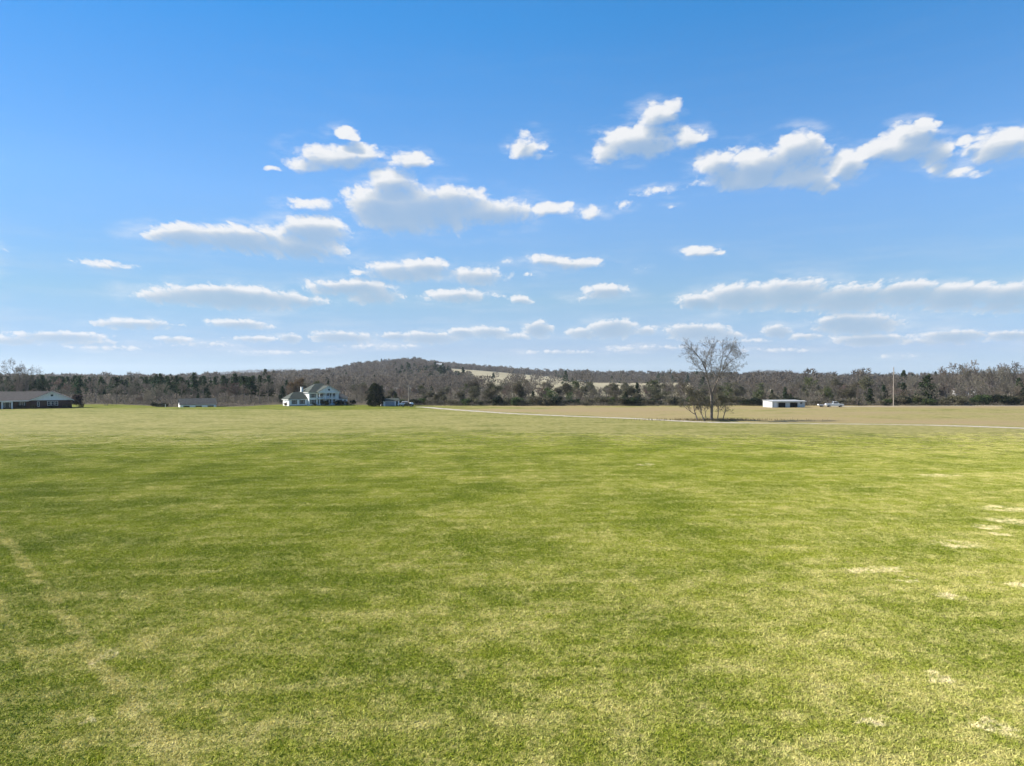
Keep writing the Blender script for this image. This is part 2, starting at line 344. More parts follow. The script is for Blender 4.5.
def field_colour_group():
    g = bpy.data.node_groups.new('field colour', 'ShaderNodeTree')
    g.interface.new_socket('Color', in_out='OUTPUT', socket_type='NodeSocketColor')
    g.interface.new_socket('Straw', in_out='OUTPUT', socket_type='NodeSocketFloat')
    q = NT(g); go = q.new('NodeGroupOutput'); ge = q.new('ShaderNodeNewGeometry')
    sx, sy, sz = q.sep(ge.outputs['Position']); P = q.comb(sx, sy, 0)
    nL = q.noise(q.vmath('MULTIPLY', P, (.6, 1, 1)), .022, 3, .55)
    nM = q.noise(P, .13, 4, .6)
    nS = q.noise(P, .75, 4, .62)
    nF = q.noise(P, 4.2, 4, .65)
    nX = q.noise(q.vmath('MULTIPLY', q.comb(q.math('ADD', sx, q.math('MULTIPLY', sy, .35)), q.math('SUBTRACT', sy, q.math('MULTIPLY', sx, .1)), 0), (.03, .45, 1)), 1, 4, .6)   # long mowing streaks
    # distance from the lane that crosses the far side of the field
    lane = q.new('ShaderNodeFloatCurve'); q.put(lane.inputs['Value'], q.ramp(sx, -60, 140, smooth=False))
    cm = lane.mapping; cv = cm.curves[0]
    LP = [(-60,252),(-30,249),(-20,233),(-3.5,209),(10,195),(23,187),(35,178),(44,167),(75,157),(103,146),(140,134)]
    pts = [((X+60)/200, Y/300) for X, Y in LP]
    cv.points[0].location = pts[0]; cv.points[1].location = pts[-1]
    for p in pts[1:-1]: cv.points.new(*p)
    for p in cv.points: p.handle_type = 'VECTOR'
    cm.update()
    ly = q.math('MULTIPLY', lane.outputs[0], 300)
    nW = q.noise(q.vmath('MULTIPLY', P, (.011, .034, 1)), 1, 5, .62)
    beyond = q.ramp(q.math('MULTIPLY_ADD', q.math('SUBTRACT', nM, .5), 16, q.math('SUBTRACT', sy, ly)), -4, 14)
    beyond = q.math('MULTIPLY', beyond, q.ramp(sx, -42, -22))
    # how much of the sward is dead straw, by distance across the field
    fc = q.new('ShaderNodeFloatCurve'); q.put(fc.inputs['Value'], q.math('DIVIDE', q.math('ADD', sy, q.math('MULTIPLY', q.math('SUBTRACT', nL, .5), 70)), 300))
    cv = fc.mapping.curves[0]; SP = [(0,.45),(22,.45),(40,.36),(70,.34),(105,.36),(122,.43),(140,.56),(185,.60),(225,.55),(238,.30),(250,.08),(300,.15)]
    cv.points[0].location = (0, SP[0][1]); cv.points[1].location = (1, SP[-1][1])
    for Y, v in SP[1:-1]: cv.points.new(Y/300, v)
    for p in cv.points: p.handle_type = 'AUTO_CLAMPED'
    fc.mapping.update()
    f = fc.outputs[0]
    f = q.math('MULTIPLY_ADD', q.math('SUBTRACT', nL, .5), .5, f)
    f = q.math('MULTIPLY_ADD', q.math('SUBTRACT', nM, .5), .85, f)
    f = q.math('MULTIPLY_ADD', q.math('SUBTRACT', nS, .5), .85, f)
    f = q.math('MULTIPLY_ADD', q.math('SUBTRACT', nF, .5), 1.1, f)
    f = q.math('MULTIPLY_ADD', q.math('SUBTRACT', nX, .5), .7, f)
    f = q.math('MULTIPLY_ADD', q.ramp(q.math('DIVIDE', sx, q.math('ADD', sy, 20)), .1, .55), .12, f)
    # worn wheel track at the near left
    ax, ay, bx, by = -31.5, 44.2, -10.8, 20.85; L = math.hypot(bx-ax, by-ay); nx, ny = -(by-ay)/L, (bx-ax)/L
    dl = q.math('ABSOLUTE', q.math('ADD', q.math('MULTIPLY_ADD', sx, nx, q.math('MULTIPLY', sy, ny)), q.math('MULTIPLY_ADD', q.math('SUBTRACT', nM, .5), .9, -(ax*nx+ay*ny))))
    dl2 = q.math('ABSOLUTE', q.math('SUBTRACT', dl, 1.9))
    worn = q.math('MULTIPLY', q.math('MAXIMUM', q.ramp(dl, .10, .5, .36, 0), q.ramp(dl2, .1, .4, .12, 0)), q.math('MULTIPLY', q.ramp(sy, 60, 40), q.ramp(nS, .30, .55)))
    f = q.math('ADD', f, worn)
    f = q.math('MAXIMUM', f, q.math('MULTIPLY', beyond, q.math('ADD', q.math('MULTIPLY_ADD', q.math('SUBTRACT', nM, .5), 1.1, .80), q.math('MULTIPLY_ADD', q.math('SUBTRACT', nX, .5), .9, q.math('MULTIPLY', q.math('SUBTRACT', nW, .5), 2.0)))))
    f = q.math('MAXIMUM', q.math('MINIMUM', f, 1.0), 0.0)
    gr = q.mix(q.ramp(q.math('MULTIPLY_ADD', nF, .5, q.math('MULTIPLY', nM, .5)), .36, .62), GREEN_A, GREEN_B)
    st = q.mix(q.ramp(nS, .35, .65), STRAW_A, STRAW_B)
    st = q.mix(q.math('MULTIPLY', beyond, q.ramp(q.math('MULTIPLY_ADD', nW, .7, q.math('MULTIPLY', nX, .3)), .36, .62, .15, 1.0)), st, TAN)
    c = q.mix(q.ramp(f, .16, .82), gr, st)
    # bare, bleached spots (column, row, half width, half height as sighted, strength)
    SP = [(945,596,11,3.2),(908,580,9,2.6),(868,571,20,4),(960,545,22,4.5),(1005,508,22,3),(1012,521,22,3),(985,527,14,2.5),(1000,534,10,2),(893,569,10,2.5),(935,475,24,1.3),(645,465,9,1.2),
          (940,679,18,5),(870,721,18,6),(1000,728,16,7),(86,721,12,6),(104,659,13,6),(1015,585,14,3)]
    wob = q.vmath('MULTIPLY', q.vmath('SUBTRACT', q.noise(P, 1.1, 4, .6, out='Color'), (.5, .5, .5)), (2.2, 2.2, 0)); PW = q.vmath('ADD', P, wob); cur = None
    for (px, py, rx, ry) in SP:
        X, Y = ground_at(px, py); a = rx*Y/F*.95; b = max(.3, ry*Y*Y/(F*CAMH))*.95
        e = q.vmath('MULTIPLY_ADD', PW, (1/a, 1/b, 0), (-X/a, -Y/b, 0)); d = q.vmath('DOT_PRODUCT', e, e, out=1)
        cur = d if cur is None else q.math('MINIMUM', cur, d)
    bare = q.math('MULTIPLY', q.ramp(cur, 1.7, .3), q.ramp(q.math('MULTIPLY_ADD', nS, .6, q.math('MULTIPLY', nF, .4)), .40, .60))
    c = q.mix(q.math('MULTIPLY', bare, .92), c, BARE)
    q.put(go.inputs[0], c); q.put(go.inputs[1], f)
    return g
GREEN_A, GREEN_B = (.072, .091, .007), (.156, .165, .015)
STRAW_A, STRAW_B = (.200, .182, .060), (.280, .248, .102)
TAN, BARE = (.262, .198, .108), (.40, .345, .225)
FIELD = field_colour_group()

def ground_material():
    m = bpy.data.materials.new('field and woodland floor'); m.use_nodes = True; k = NT(m.node_tree); b = k.n['Principled BSDF']
    fg = k.new('ShaderNodeGroup'); fg.node_tree = FIELD
    ge = k.new('ShaderNodeNewGeometry'); P = ge.outputs['Position']
    def attr(n):
        a = k.new('ShaderNodeAttribute'); a.attribute_name = n; return a.outputs['Fac']
    litter = k.mix(k.ramp(k.noise(P, .35, 5, .65), .3, .7), (.055, .045, .032), (.115, .09, .062))
    meadow = k.mix(k.ramp(k.noise(P, .02, 6, .65), .34, .66), (.22, .19, .115), (.31, .27, .175))
    n = k.math('MULTIPLY_ADD', k.math('SUBTRACT', k.noise(P, .12, 4, .6), .5), .6, attr('wood'))
    thatch = k.mix(1.0, fg.outputs[0], (.95, .94, .86), 'MULTIPLY')
    c = k.mix(k.ramp(n, .42, .58), thatch, litter)
    c = k.mix(k.ramp(attr('pasture'), .3, .7), c, meadow)
    k.put(b.inputs['Base Color'], c); b.inputs['Roughness'].default_value = .95; b.inputs['Specular IOR Level'].default_value = .1
    hgt = k.math('MULTIPLY_ADD', k.noise(P, 9, 5, .7), .6, k.noise(P, 1.6, 4, .6))
    bp = k.new('ShaderNodeBump'); bp.inputs['Strength'].default_value = .55; bp.inputs['Distance'].default_value = .12; k.put(bp.inputs['Height'], hgt); k.put(b.inputs['Normal'], bp.outputs[0])
    return m

def build_ground():
    az = np.concatenate([np.linspace(-180, -52, 40, endpoint=False), np.linspace(-52, 52, 420, endpoint=False), np.linspace(52, 180, 40, endpoint=False)])
    a = np.radians(az); r = np.concatenate([np.geomspace(3, 220, 60, endpoint=False), np.linspace(220, 620, 70, endpoint=False), np.linspace(620, 2600, 120, endpoint=False), np.geomspace(2600, 12000, 50)])
    A, R = np.meshgrid(a, r); X = R*np.sin(A); Y = R*np.cos(A); Z = height(X, Y)
    V = np.concatenate([[(0, 0, 0)], np.stack([X, Y, Z], -1).reshape(-1, 3)])
    nr, na = len(r), len(a); i = np.arange(nr-1)[:, None]; j = np.arange(na)[None, :]; j2 = (j+1) % na
    q_ = np.stack([1+i*na+j, 1+(i+1)*na+j, 1+(i+1)*na+j2, 1+i*na+j2], -1).reshape(-1, 4)[:, ::-1]
    t_ = np.stack([np.zeros(na, int), 1+np.arange(na), 1+(np.arange(na)+1) % na], -1)[:, ::-1]
    me = mesh_np('ground', V, [(q_, 0), (t_, 0)], [ground_material()])
    past = pasture(V[:, 0], V[:, 1]).astype(np.float32)
    wood = sstep(262, 276, V[:, 1] + 0*V[:, 0])*(1-past)
    # lawns run on round the two houses at the left
    for (x0, y0, rx, ry) in ((-170, 262, 40, 28), (-76, 268, 26, 22), (96, 258, 30, 14)):
        wood = wood*np.clip(((V[:, 0]-x0)/rx)**2 + ((V[:, 1]-y0)/ry)**2, 0, 1)
    for n, arr in (('wood', wood), ('pasture', past)):
        at = me.attributes.new(n, 'FLOAT', 'POINT'); at.data.foreach_set('value', arr.astype(np.float32))
    me.polygons.foreach_set('use_smooth', np.ones(len(me.polygons), bool))
    tag(link('ground', me), kind='structure')

def ribbon(name, pts, width, z, m, wob=.35, seed=1):
    rg = np.random.default_rng(seed); P = [Vector((x, y, 0)) for x, y in pts]; fine = []
    for i in range(len(P)-1):
        p0, p1, p2, p3 = P[max(i-1, 0)], P[i], P[i+1], P[min(i+2, len(P)-1)]
        for t in np.linspace(0, 1, 14, endpoint=False):
            fine.append(.5*((2*p1) + (p2-p0)*t + (2*p0-5*p1+4*p2-p3)*t*t + (3*p1-p0-3*p2+p3)*t**3))
    fine.append(P[-1]); V = []
    for i, p in enumerate(fine):
        d = (fine[min(i+1, len(fine)-1)] - fine[max(i-1, 0)]).normalized(); n = Vector((-d.y, d.x, 0))
        for s_ in (-1, -.4, .4, 1):
            q_ = p + n*(width/2*s_ + (rg.normal()*wob if abs(s_) == 1 else 0)); V.append((q_.x, q_.y, hz(q_.x, q_.y) + z + (.05 if abs(s_) < 1 else 0)))
    f = [(i*4+j, i*4+j+1, i*4+j+5, i*4+j+4) for i in range(len(fine)-1) for j in range(3)]
    me = mesh_np(name, V, [(np.array(f), 0)], [m]); return tag(link(name, me), kind='structure')

def grass():
    rg = np.random.default_rng(5); st = .62; gy = np.arange(15, 136, st); P = []
    for y in gy:                                   # overlapping sods laid on a jittered grid, so the cover is unbroken
        hw = .79*y+4; x = np.arange(-hw, hw, st); P.append(np.stack([x + rg.uniform(-.25, .25, len(x)), np.full(len(x), y) + rg.uniform(-.25, .25, len(x))], 1))
    P = np.concatenate(P); P = P[rg.random(len(P)) < np.interp(P[:, 1], [78, 134], [1, 0])]; X, Y = P[:, 0], P[:, 1]; V = np.stack([X, Y, height(X, Y)], -1)
    tall = np.interp(Y, [15, 45, 134], [1, .9, .3])*rg.uniform(.85, 1.15, len(Y))
    me = bpy.data.meshes.new('grass'); me.vertices.add(len(V)); me.vertices.foreach_set('co', V.astype(np.float32).ravel()); at = me.attributes.new('tall', 'FLOAT', 'POINT'); at.data.foreach_set('value', tall.astype(np.float32)); me.update()
    o = tag(link('grass', me), 'short mown grass with green and straw blades covering the near field', 'grass', kind='stuff')
    m = bpy.data.materials.new('grass blade'); m.use_nodes = True; k = NT(m.node_tree); b = k.n['Principled BSDF']
    fg = k.new('ShaderNodeGroup'); fg.node_tree = FIELD
    rnd = k.new('ShaderNodeNewGeometry').outputs['Random Per Island']
    c = k.mix(k.ramp(rnd, .72, .80), k.mix(.35, fg.outputs[0], (.12, .17, .022)), (.32, .28, .10))
    c = k.mix(k.math('MULTIPLY', rnd, .30), c, fg.outputs[0])
    h = k.new('ShaderNodeHueSaturation'); k.put(h.inputs['Color'], k.mix(.62, c, fg.outputs[0])); k.put(h.inputs['Value'], k.math('MULTIPLY_ADD', k.math('FRACT', k.math('MULTIPLY', rnd, 13.7)), .7, BLADE_V))
    k.put(b.inputs['Base Color'], h.outputs[0]); b.inputs['Roughness'].default_value = .7; b.inputs['Specular IOR Level'].default_value = .04
    tr = k.new('ShaderNodeBsdfTranslucent'); k.put(tr.inputs[0], h.outputs[0]); mx = k.new('ShaderNodeMixShader'); mx.inputs[0].default_value = .3
    k.l.new(b.outputs[0], mx.inputs[1]); k.l.new(tr.outputs[0], mx.inputs[2]); k.l.new(mx.outputs[0], k.n['Material Output'].inputs[0])
    t = bpy.data.node_groups.new('grass', 'GeometryNodeTree'); t.is_modifier = True
    t.interface.new_socket('Geometry', in_out='INPUT', socket_type='NodeSocketGeometry'); t.interface.new_socket('Geometry', in_out='OUTPUT', socket_type='NodeSocketGeometry')
    q = NT(t); gi = q.new('NodeGroupInput'); go = q.new('NodeGroupOutput'); jn = q.new('GeometryNodeJoinGeometry')
    def rv(lo, hi, seed, typ='FLOAT_VECTOR'):
        r = q.new('FunctionNodeRandomValue', data_type=typ)
        s_ = [s for s in r.inputs if s.enabled]
        s_[0].default_value = lo; s_[1].default_value = hi; r.inputs['Seed'].default_value = seed
        return [s for s in r.outputs if s.enabled][0]
    for sd in range(4):
        gd = q.new('GeometryNodeMeshGrid'); gd.inputs['Size X'].default_value = 1.25; gd.inputs['Size Y'].default_value = 1.25
        dp = q.new('GeometryNodeDistributePointsOnFaces'); q.l.new(gd.outputs[0], dp.inputs[0]); dp.inputs['Density'].default_value = 300; dp.inputs['Seed'].default_value = sd
        # blades stand in tufts: drawn towards the nearest clump
        ps = q.new('GeometryNodeInputPosition'); nz = q.new('ShaderNodeTexNoise'); nz.inputs['Scale'].default_value = 5; nz.inputs['Detail'].default_value = 2
        q.put(nz.inputs['Vector'], q.vmath('ADD', ps.outputs[0], (sd*7.0, sd*3.0, 0)))
        cn = q.new('GeometryNodeMeshCone'); cn.fill_type = 'NONE'; cn.inputs['Vertices'].default_value = 3; cn.inputs['Radius Top'].default_value = 0; cn.inputs['Radius Bottom'].default_value = .010; cn.inputs['Depth'].default_value = .075
        io = q.new('GeometryNodeInstanceOnPoints'); q.l.new(dp.outputs[0], io.inputs['Points']); q.l.new(cn.outputs[0], io.inputs['Instance'])
        q.l.new(rv((-1.15, -1.15, 0), (1.15, 1.15, 6.28), sd+11), io.inputs['Rotation'])
        q.l.new(q.math('MULTIPLY', rv(.55, 1.25, sd+31, 'FLOAT'), q.ramp(nz.outputs['Fac'], .36, .64, .25, 1.55)), io.inputs['Scale'])
        rl = q.new('GeometryNodeRealizeInstances'); q.l.new(io.outputs[0], rl.inputs[0])
        sm = q.new('GeometryNodeSetMaterial'); q.l.new(rl.outputs[0], sm.inputs[0]); sm.inputs['Material'].default_value = m
        gt = q.new('GeometryNodeGeometryToInstance'); q.l.new(sm.outputs[0], gt.inputs[0]); q.l.new(gt.outputs[0], jn.inputs[0])
    io = q.new('GeometryNodeInstanceOnPoints'); q.l.new(gi.outputs[0], io.inputs['Points']); q.l.new(jn.outputs[0], io.inputs['Instance']); io.inputs['Pick Instance'].default_value = True
    q.l.new(rv((0, 0, 0), (0, 0, 6.28), 77), io.inputs['Rotation'])
    na = q.new('GeometryNodeInputNamedAttribute', data_type='FLOAT'); na.inputs['Name'].default_value = 'tall'
    q.l.new(q.comb(1.0, 1.0, na.outputs[0]), io.inputs['Scale'])
    q.l.new(io.outputs[0], go.inputs[0])
    md = o.modifiers.new('grass', 'NODES'); md.node_group = t
    return o
BLADE_V = 2.4

def gravel_material():
    m = bpy.data.materials.new('gravel'); m.use_nodes = True; k = NT(m.node_tree); b = k.n['Principled BSDF']
    ge = k.new('ShaderNodeNewGeometry'); P = ge.outputs['Position']; x, y, z = k.sep(P)
    fg = k.new('ShaderNodeGroup'); fg.node_tree = FIELD
    st = k.mix(k.ramp(k.noise(P, 3.5, 5, .7), .3, .7), (.27, .235, .18), (.43, .38, .30))
    # the right-hand stretch is nearly grown over
    grown = k.math('MULTIPLY', k.math('MULTIPLY', k.ramp(x, 48, 60), k.ramp(x, 96, 84)), k.ramp(k.noise(P, .3, 4, .6), .25, .5))
    k.put(b.inputs['Base Color'], k.mix(k.math('MULTIPLY', grown, .6), st, fg.outputs[0])); b.inputs['Roughness'].default_value = .95; b.inputs['Specular IOR Level'].default_value = .15
    return m

build_ground()
GRAVEL = gravel_material()
LANE = [ground_at(*p) for p in ((418,407),(427,407.4),(440,408.6),(455,409.9),(475,411.2),(500,412.8),(525,414),(550,415),(575,415.9),(600,416.8),(630,417.8),(660,419.2),(690,420.8),(720,421.8),(760,422.6),(820,423.4),(880,424.4),(940,425.6),(985,427),(1030,428.6),(1090,431))]
ribbon('gravel_road', LANE, 3.7, .03, GRAVEL, seed=3)
ribbon('farm_track', [(x, y) for x, y in ((112, 256), (128, 259), (150, 262), (175, 263.5), (205, 264))], 3.2, .03, GRAVEL, seed=4)
grass()
# ------------------------------------------------------------------ trees
def unit(v): return v/ max(1e-9, np.linalg.norm(v))
class Wood:                                        # tapered limbs (tubes) and fine twigs (slivers), plus leaf faces
    def __init__(s, seed): s.rg = np.random.default_rng(seed); s.lim = []; s.tw = []; s.tips = []
    def grow(s, p, d, L, r, lvl, sp):
        rg = s.rg; n = sp['seg'][lvl]; top = len(sp['seg'])-1; start = np.array(p, float); d = unit(np.array(d, float)); p = start.copy()
        taper = sp.get('taper', .75); path = [(p.copy(), d.copy(), r)]
        for i in range(n):
            d = unit(d + rg.normal(0, sp['jit'][lvl], 3) + np.array([0, 0, sp['up'][lvl]])); q = p + d*L/n
            r1 = r*(1-taper*(i+1)/n); r0 = path[-1][2]
            (s.tw if lvl >= sp['twig_from'] else s.lim).append((p.copy(), q.copy(), r0, r1)); p = q; path.append((p.copy(), d.copy(), r1))
        if lvl == top: s.tips.append(p.copy()); return
        for _ in range(sp['kids'][lvl]):
            t = sp['t0'][lvl] + (1-sp['t0'][lvl])*rg.random()**sp.get('tp', .8); i = min(n-1, int(t*n)); f = t*n-i
            a, b = path[i], path[i+1]; pp = a[0]*(1-f)+b[0]*f; dd = a[1]; ang = rg.uniform(*sp['ang'][lvl]); ax = unit(np.cross(dd, rg.normal(0, 1, 3)))
            nd = dd*cos(ang) + np.cross(ax, dd)*sin(ang)
            s.grow(pp, nd, L*sp['len'][lvl]*(1-.45*t)*rg.uniform(.7, 1.2), max(a[2]*.62, sp['rmin']), lvl+1, sp)
        if lvl: s.grow(path[-1][0], path[-1][1], L*sp['len'][lvl]*.6, max(path[-1][2], sp['rmin']), lvl+1, sp)
    @staticmethod
    def tubes(segs, k):
        if not segs: return np.zeros((0, 3)), np.zeros((0, 4), int)
        p = np.array([s_[0] for s_ in segs]); q = np.array([s_[1] for s_ in segs]); r0 = np.array([s_[2] for s_ in segs])[:, None, None]; r1 = np.array([s_[3] for s_ in segs])[:, None, None]
        d = q-p; d /= np.maximum(np.linalg.norm(d, axis=1, keepdims=True), 1e-9); h = np.where(np.abs(d[:, 2:3]) < .9, [[0, 0, 1.0]], [[1.0, 0, 0]])
        u = np.cross(d, h); u /= np.linalg.norm(u, axis=1, keepdims=True); w = np.cross(d, u); a = np.arange(k)*2*pi/k
        ring = u[:, None]*np.cos(a)[None, :, None] + w[:, None]*np.sin(a)[None, :, None]
        V = np.concatenate([p[:, None]+ring*r0, q[:, None]+ring*r1], 1).reshape(-1, 3); m = len(segs); b = (np.arange(m)*2*k)[:, None]; j = np.arange(k)[None]
        return V, np.stack([b+j, b+(j+1) % k, b+k+(j+1) % k, b+k+j], -1).reshape(-1, 4)
    def slivers(s, wmin):
        rg = s.rg; p = np.array([t[0] for t in s.tw]); q = np.array([t[1] for t in s.tw]); r0 = np.array([t[2] for t in s.tw])[:, None]; r1 = np.array([t[3] for t in s.tw])[:, None]
        d = q-p; n = rg.normal(0, 1, d.shape); u = np.cross(d, n); u /= np.maximum(np.linalg.norm(u, axis=1, keepdims=True), 1e-9)
        a = np.maximum(r0, wmin); b = np.maximum(r1, wmin*.6); V = np.stack([p-u*a, p+u*a, q+u*b, q-u*b], 1).reshape(-1, 3)
        return V, np.arange(len(V)).reshape(-1, 4)
def leaf_cards(rg, pts, spread, size, n, flat=0.0):
    c = np.repeat(pts, n, 0) + rg.normal(0, 1, (len(pts)*n, 3))*np.array(spread)
    a = rg.normal(0, 1, c.shape); a[:, 2] *= 1-flat; a /= np.linalg.norm(a, axis=1, keepdims=True); b = np.cross(a, rg.normal(0, 1, c.shape)); b /= np.maximum(np.linalg.norm(b, axis=1, keepdims=True), 1e-9)
    sz = size*rg.uniform(.55, 1.3, (len(c), 1)); a = a*sz; b = b*sz*.6
    V = np.stack([c-a-b*.4, c-a*.1+b, c+a, c-b*.8], 1).reshape(-1, 3); return V, np.arange(len(V)).reshape(-1, 4)

def glow_through(m, f):                            # thin sprays pass some of the light that falls on their far side
    k = NT(m.node_tree); b = k.n['Principled BSDF']; tr = k.new('ShaderNodeBsdfTranslucent'); k.put(tr.inputs[0], b.inputs['Base Color'].links[0].from_socket); mx = k.new('ShaderNodeMixShader'); mx.inputs[0].default_value = f
    k.l.new(b.outputs[0], mx.inputs[1]); k.l.new(tr.outputs[0], mx.inputs[2]); k.l.new(mx.outputs[0], k.n['Material Output'].inputs[0]); return m
def twig_mat(name, c, c2, ov=.22): return glow_through(mat(name, c, .9, scale=.9, col2=c2, spec=.05, obj_var=ov), .3)
M_BARK = mat('grey bark', (.20, .175, .145), .9, col2=(.105, .09, .075), scale=2.5, stretch=(3, 3, .6), spec=.05, obj_var=.18)
M_TWIG = twig_mat('bare twigs', (.22, .195, .155), (.14, .122, .098))
M_TWIG_RED = twig_mat('reddish bare twigs', (.215, .168, .13), (.135, .105, .084))
M_TWIG_GREY = twig_mat('grey bare twigs', (.215, .20, .18), (.145, .135, .122), .05)
M_TWIG_PALE = twig_mat('pale bare twigs', (.30, .265, .20), (.19, .165, .125))
def leaf_mat(name, c, c2, ov=.2):
    m = mat(name, c, .75, scale=.55, col2=c2, spec=.15, obj_var=ov); k = NT(m.node_tree); b = k.n['Principled BSDF']; src = b.inputs['Base Color'].links[0].from_socket
    tr = k.new('ShaderNodeBsdfTranslucent'); k.put(tr.inputs[0], src); mx = k.new('ShaderNodeMixShader'); mx.inputs[0].default_value = .25
    k.l.new(b.outputs[0], mx.inputs[1]); k.l.new(tr.outputs[0], mx.inputs[2]); k.l.new(mx.outputs[0], k.n['Material Output'].inputs[0]); return m
M_PINE = leaf_mat('pine needles', (.036, .070, .026), (.018, .036, .016))
M_CEDAR = leaf_mat('cedar needles', (.038, .058, .022), (.018, .030, .014))
M_OLIVE = leaf_mat('dull olive leaves', (.135, .125, .075), (.075, .070, .042))
M_PRIVET = leaf_mat('privet leaves', (.085, .115, .035), (.045, .062, .022))
M_RUST = leaf_mat('rust brown leaves', (.15, .082, .048), (.09, .055, .036))
M_DARK = leaf_mat('glossy dark leaves', (.022, .032, .014), (.010, .016, .008), .1)

def tree_parts(w, leaf=None, wmin=.02, tube=6):
    """the trunk's arrays and the crown's arrays of one tree"""
    tv, tf = w.tubes(w.lim, tube); cv, cf = w.slivers(wmin) if w.tw else (np.zeros((0, 3)), np.zeros((0, 4), int))
    return (tv, tf), (cv, cf), leaf
def make_meshes(name, w, m_bark, m_twig, leaf=None, m_leaf=None, wmin=.02, tube=6):
    (tv, tf), (cv, cf), _ = tree_parts(w, None, wmin, tube)
    trunk = mesh_np('trunk', tv, [(tf, 0)], [m_bark])
    polys, V, mats = [], [], []
    if len(cf): polys.append((cf, len(mats))); V.append(cv); mats.append(m_twig)
    if leaf is not None:
        polys.append((leaf[1] + (len(cv) if len(cf) else 0), len(mats))); V.append(leaf[0]); mats.append(m_leaf)
    return trunk, mesh_np('crown', np.concatenate(V), polys, mats)

BARE = dict(seg=[7, 5, 4, 3, 2], jit=[.07, .16, .2, .24, .28], up=[.06, .10, .07, .05, .02], kids=[9, 6, 5, 5], t0=[.28, .25, .2, .15], ang=[(.45, .95), (.45, .9), (.4, .9), (.4, 1.0)], len=[.62, .60, .58, .55], rmin=.012, twig_from=3)
def bare(seed, H, **kw):
    sp = dict(BARE); sp.update(kw); w = Wood(seed); n = kw.get('stems', 1)
    for i in range(n):
        a = w.rg.uniform(0, 6.28); lean = 0.05 if n == 1 else .28
        w.grow((cos(a)*.3*(n > 1), sin(a)*.3*(n > 1), -.15), (cos(a)*lean, sin(a)*lean, 1), H*.68*w.rg.uniform(.85, 1.0), H*.017/(n**.4), 0, sp)
    return w
def norm_to(w, H):                                 # scale so the tallest twig is H high
    z = max(t[1][2] for t in w.tw); s_ = H/z
    w.lim = [(a*s_, b*s_, c, d) for a, b, c, d in w.lim]; w.tw = [(a*s_, b*s_, c, d) for a, b, c, d in w.tw]; w.tips = [t*s_ for t in w.tips]; return w

def conifer(seed, H, R, base, n_whorl, droop, fill):   # pine or cedar: whorls of drooping limbs carrying sprays
    w = Wood(seed); rg = w.rg; w.lim.append((np.array([0, 0, -.15]), np.array([0, 0, H*.6]), H*.017, H*.009)); w.lim.append((np.array([0, 0, H*.6]), np.array([.0, 0, H*.97]), H*.009, .02)); pts = []
    for i in range(n_whorl):
        t = (i+rg.random())/n_whorl; z = H*(base + (1-base)*t); rad = R*fill(t)*rg.uniform(.6, 1.15)
        for _ in range(rg.integers(3, 6)):
            a = rg.uniform(0, 6.28); e = np.array([cos(a)*rad, sin(a)*rad, -droop*rad + rg.normal(0, .2)]); p0 = np.array([0, 0, z]); w.lim.append((p0, p0+e, .04, .012))
            for f in np.linspace(.25, 1, max(2, int(rad/.45))): pts.append(p0+e*f + rg.normal(0, .12, 3))
    pts.append(np.array([0, 0, H])); return w, np.array(pts)

def build_library():
    lib = {}
    lib['bare'] = []
    for sd in range(9):
        w = norm_to(bare(sd, 12.0, **({'stems': 2} if sd in (3, 7) else {})), 12.0)
        lib['bare'].append(make_meshes('bare', w, M_BARK, (M_TWIG, M_TWIG, M_TWIG_RED, M_TWIG, M_TWIG_PALE)[sd % 5], wmin=.036))
    lib['scrub'] = []
    for sd in range(5):                            # low, many-stemmed bare saplings
        w = norm_to(bare(40+sd, 6.0, stems=5, kids=[6, 5, 4, 4], t0=[.12, .2, .2, .15]), 6.0)
        lib['scrub'].append(make_meshes('scrub', w, M_BARK, (M_TWIG, M_TWIG_PALE, M_TWIG_RED)[sd % 3], wmin=.034))
    lib['pine'] = []
    for sd in range(4):
        w, p = conifer(60+sd, 14.0, 3.1, .30, 17, .12, lambda t: (1-t)**.65*(.65+.35*min(1, t*4)))
        lf = leaf_cards(w.rg, p, (.34, .34, .22), .36, 9, .3); lib['pine'].append(make_meshes('pine', w, M_BARK, None, lf, M_PINE))
    lib['cedar'] = []
    for sd in range(4):
        w, p = conifer(80+sd, 8.0, 2.1, .04, 18, -.25, lambda t: (1-t)**.8*(.75+.25*min(1, t*6)) + .04)
        lf = leaf_cards(w.rg, p, (.24, .24, .26), .26, 11); lib['cedar'].append(make_meshes('cedar', w, M_BARK, None, lf, M_CEDAR))
    lib['olive'] = []
    for sd in range(5):                            # broad trees that keep some dull leaf
        w = norm_to(bare(100+sd, 9.0, stems=2 + sd % 2, t0=[.15, .2, .2, .15], kids=[8, 6, 4, 3]), 9.0); tips = np.array(w.tips); tips = tips[w.rg.random(len(tips)) < .36]
        lf = leaf_cards(w.rg, tips, (.36, .36, .3), .17, 4); lib['olive'].append(make_meshes('olive', w, M_BARK, M_TWIG, lf, (M_OLIVE, M_OLIVE, M_PRIVET)[sd % 3], wmin=.034))
    lib['shrub'] = []
    for sd in range(5):
        w = norm_to(bare(130+sd, 3.0, stems=6, seg=[4, 3, 3, 2], jit=[.12, .2, .25, .3], up=[.03]*4, kids=[5, 5, 4], t0=[.1, .15, .15], twig_from=1), 3.0); tips = np.array(w.tips)
        w.lim += [(a, b, max(c, .02), max(d, .015)) for a, b, c, d in w.tw[:24]]
        lf = leaf_cards(w.rg, tips, (.22, .22, .2), .15, 2 if sd % 2 else 4); lib['shrub'].append(make_meshes('shrub', w, M_BARK, M_TWIG, lf, (M_PRIVET, M_OLIVE, M_CEDAR, M_OLIVE, M_DARK)[sd], wmin=.016))
    return lib
LIB = build_library()

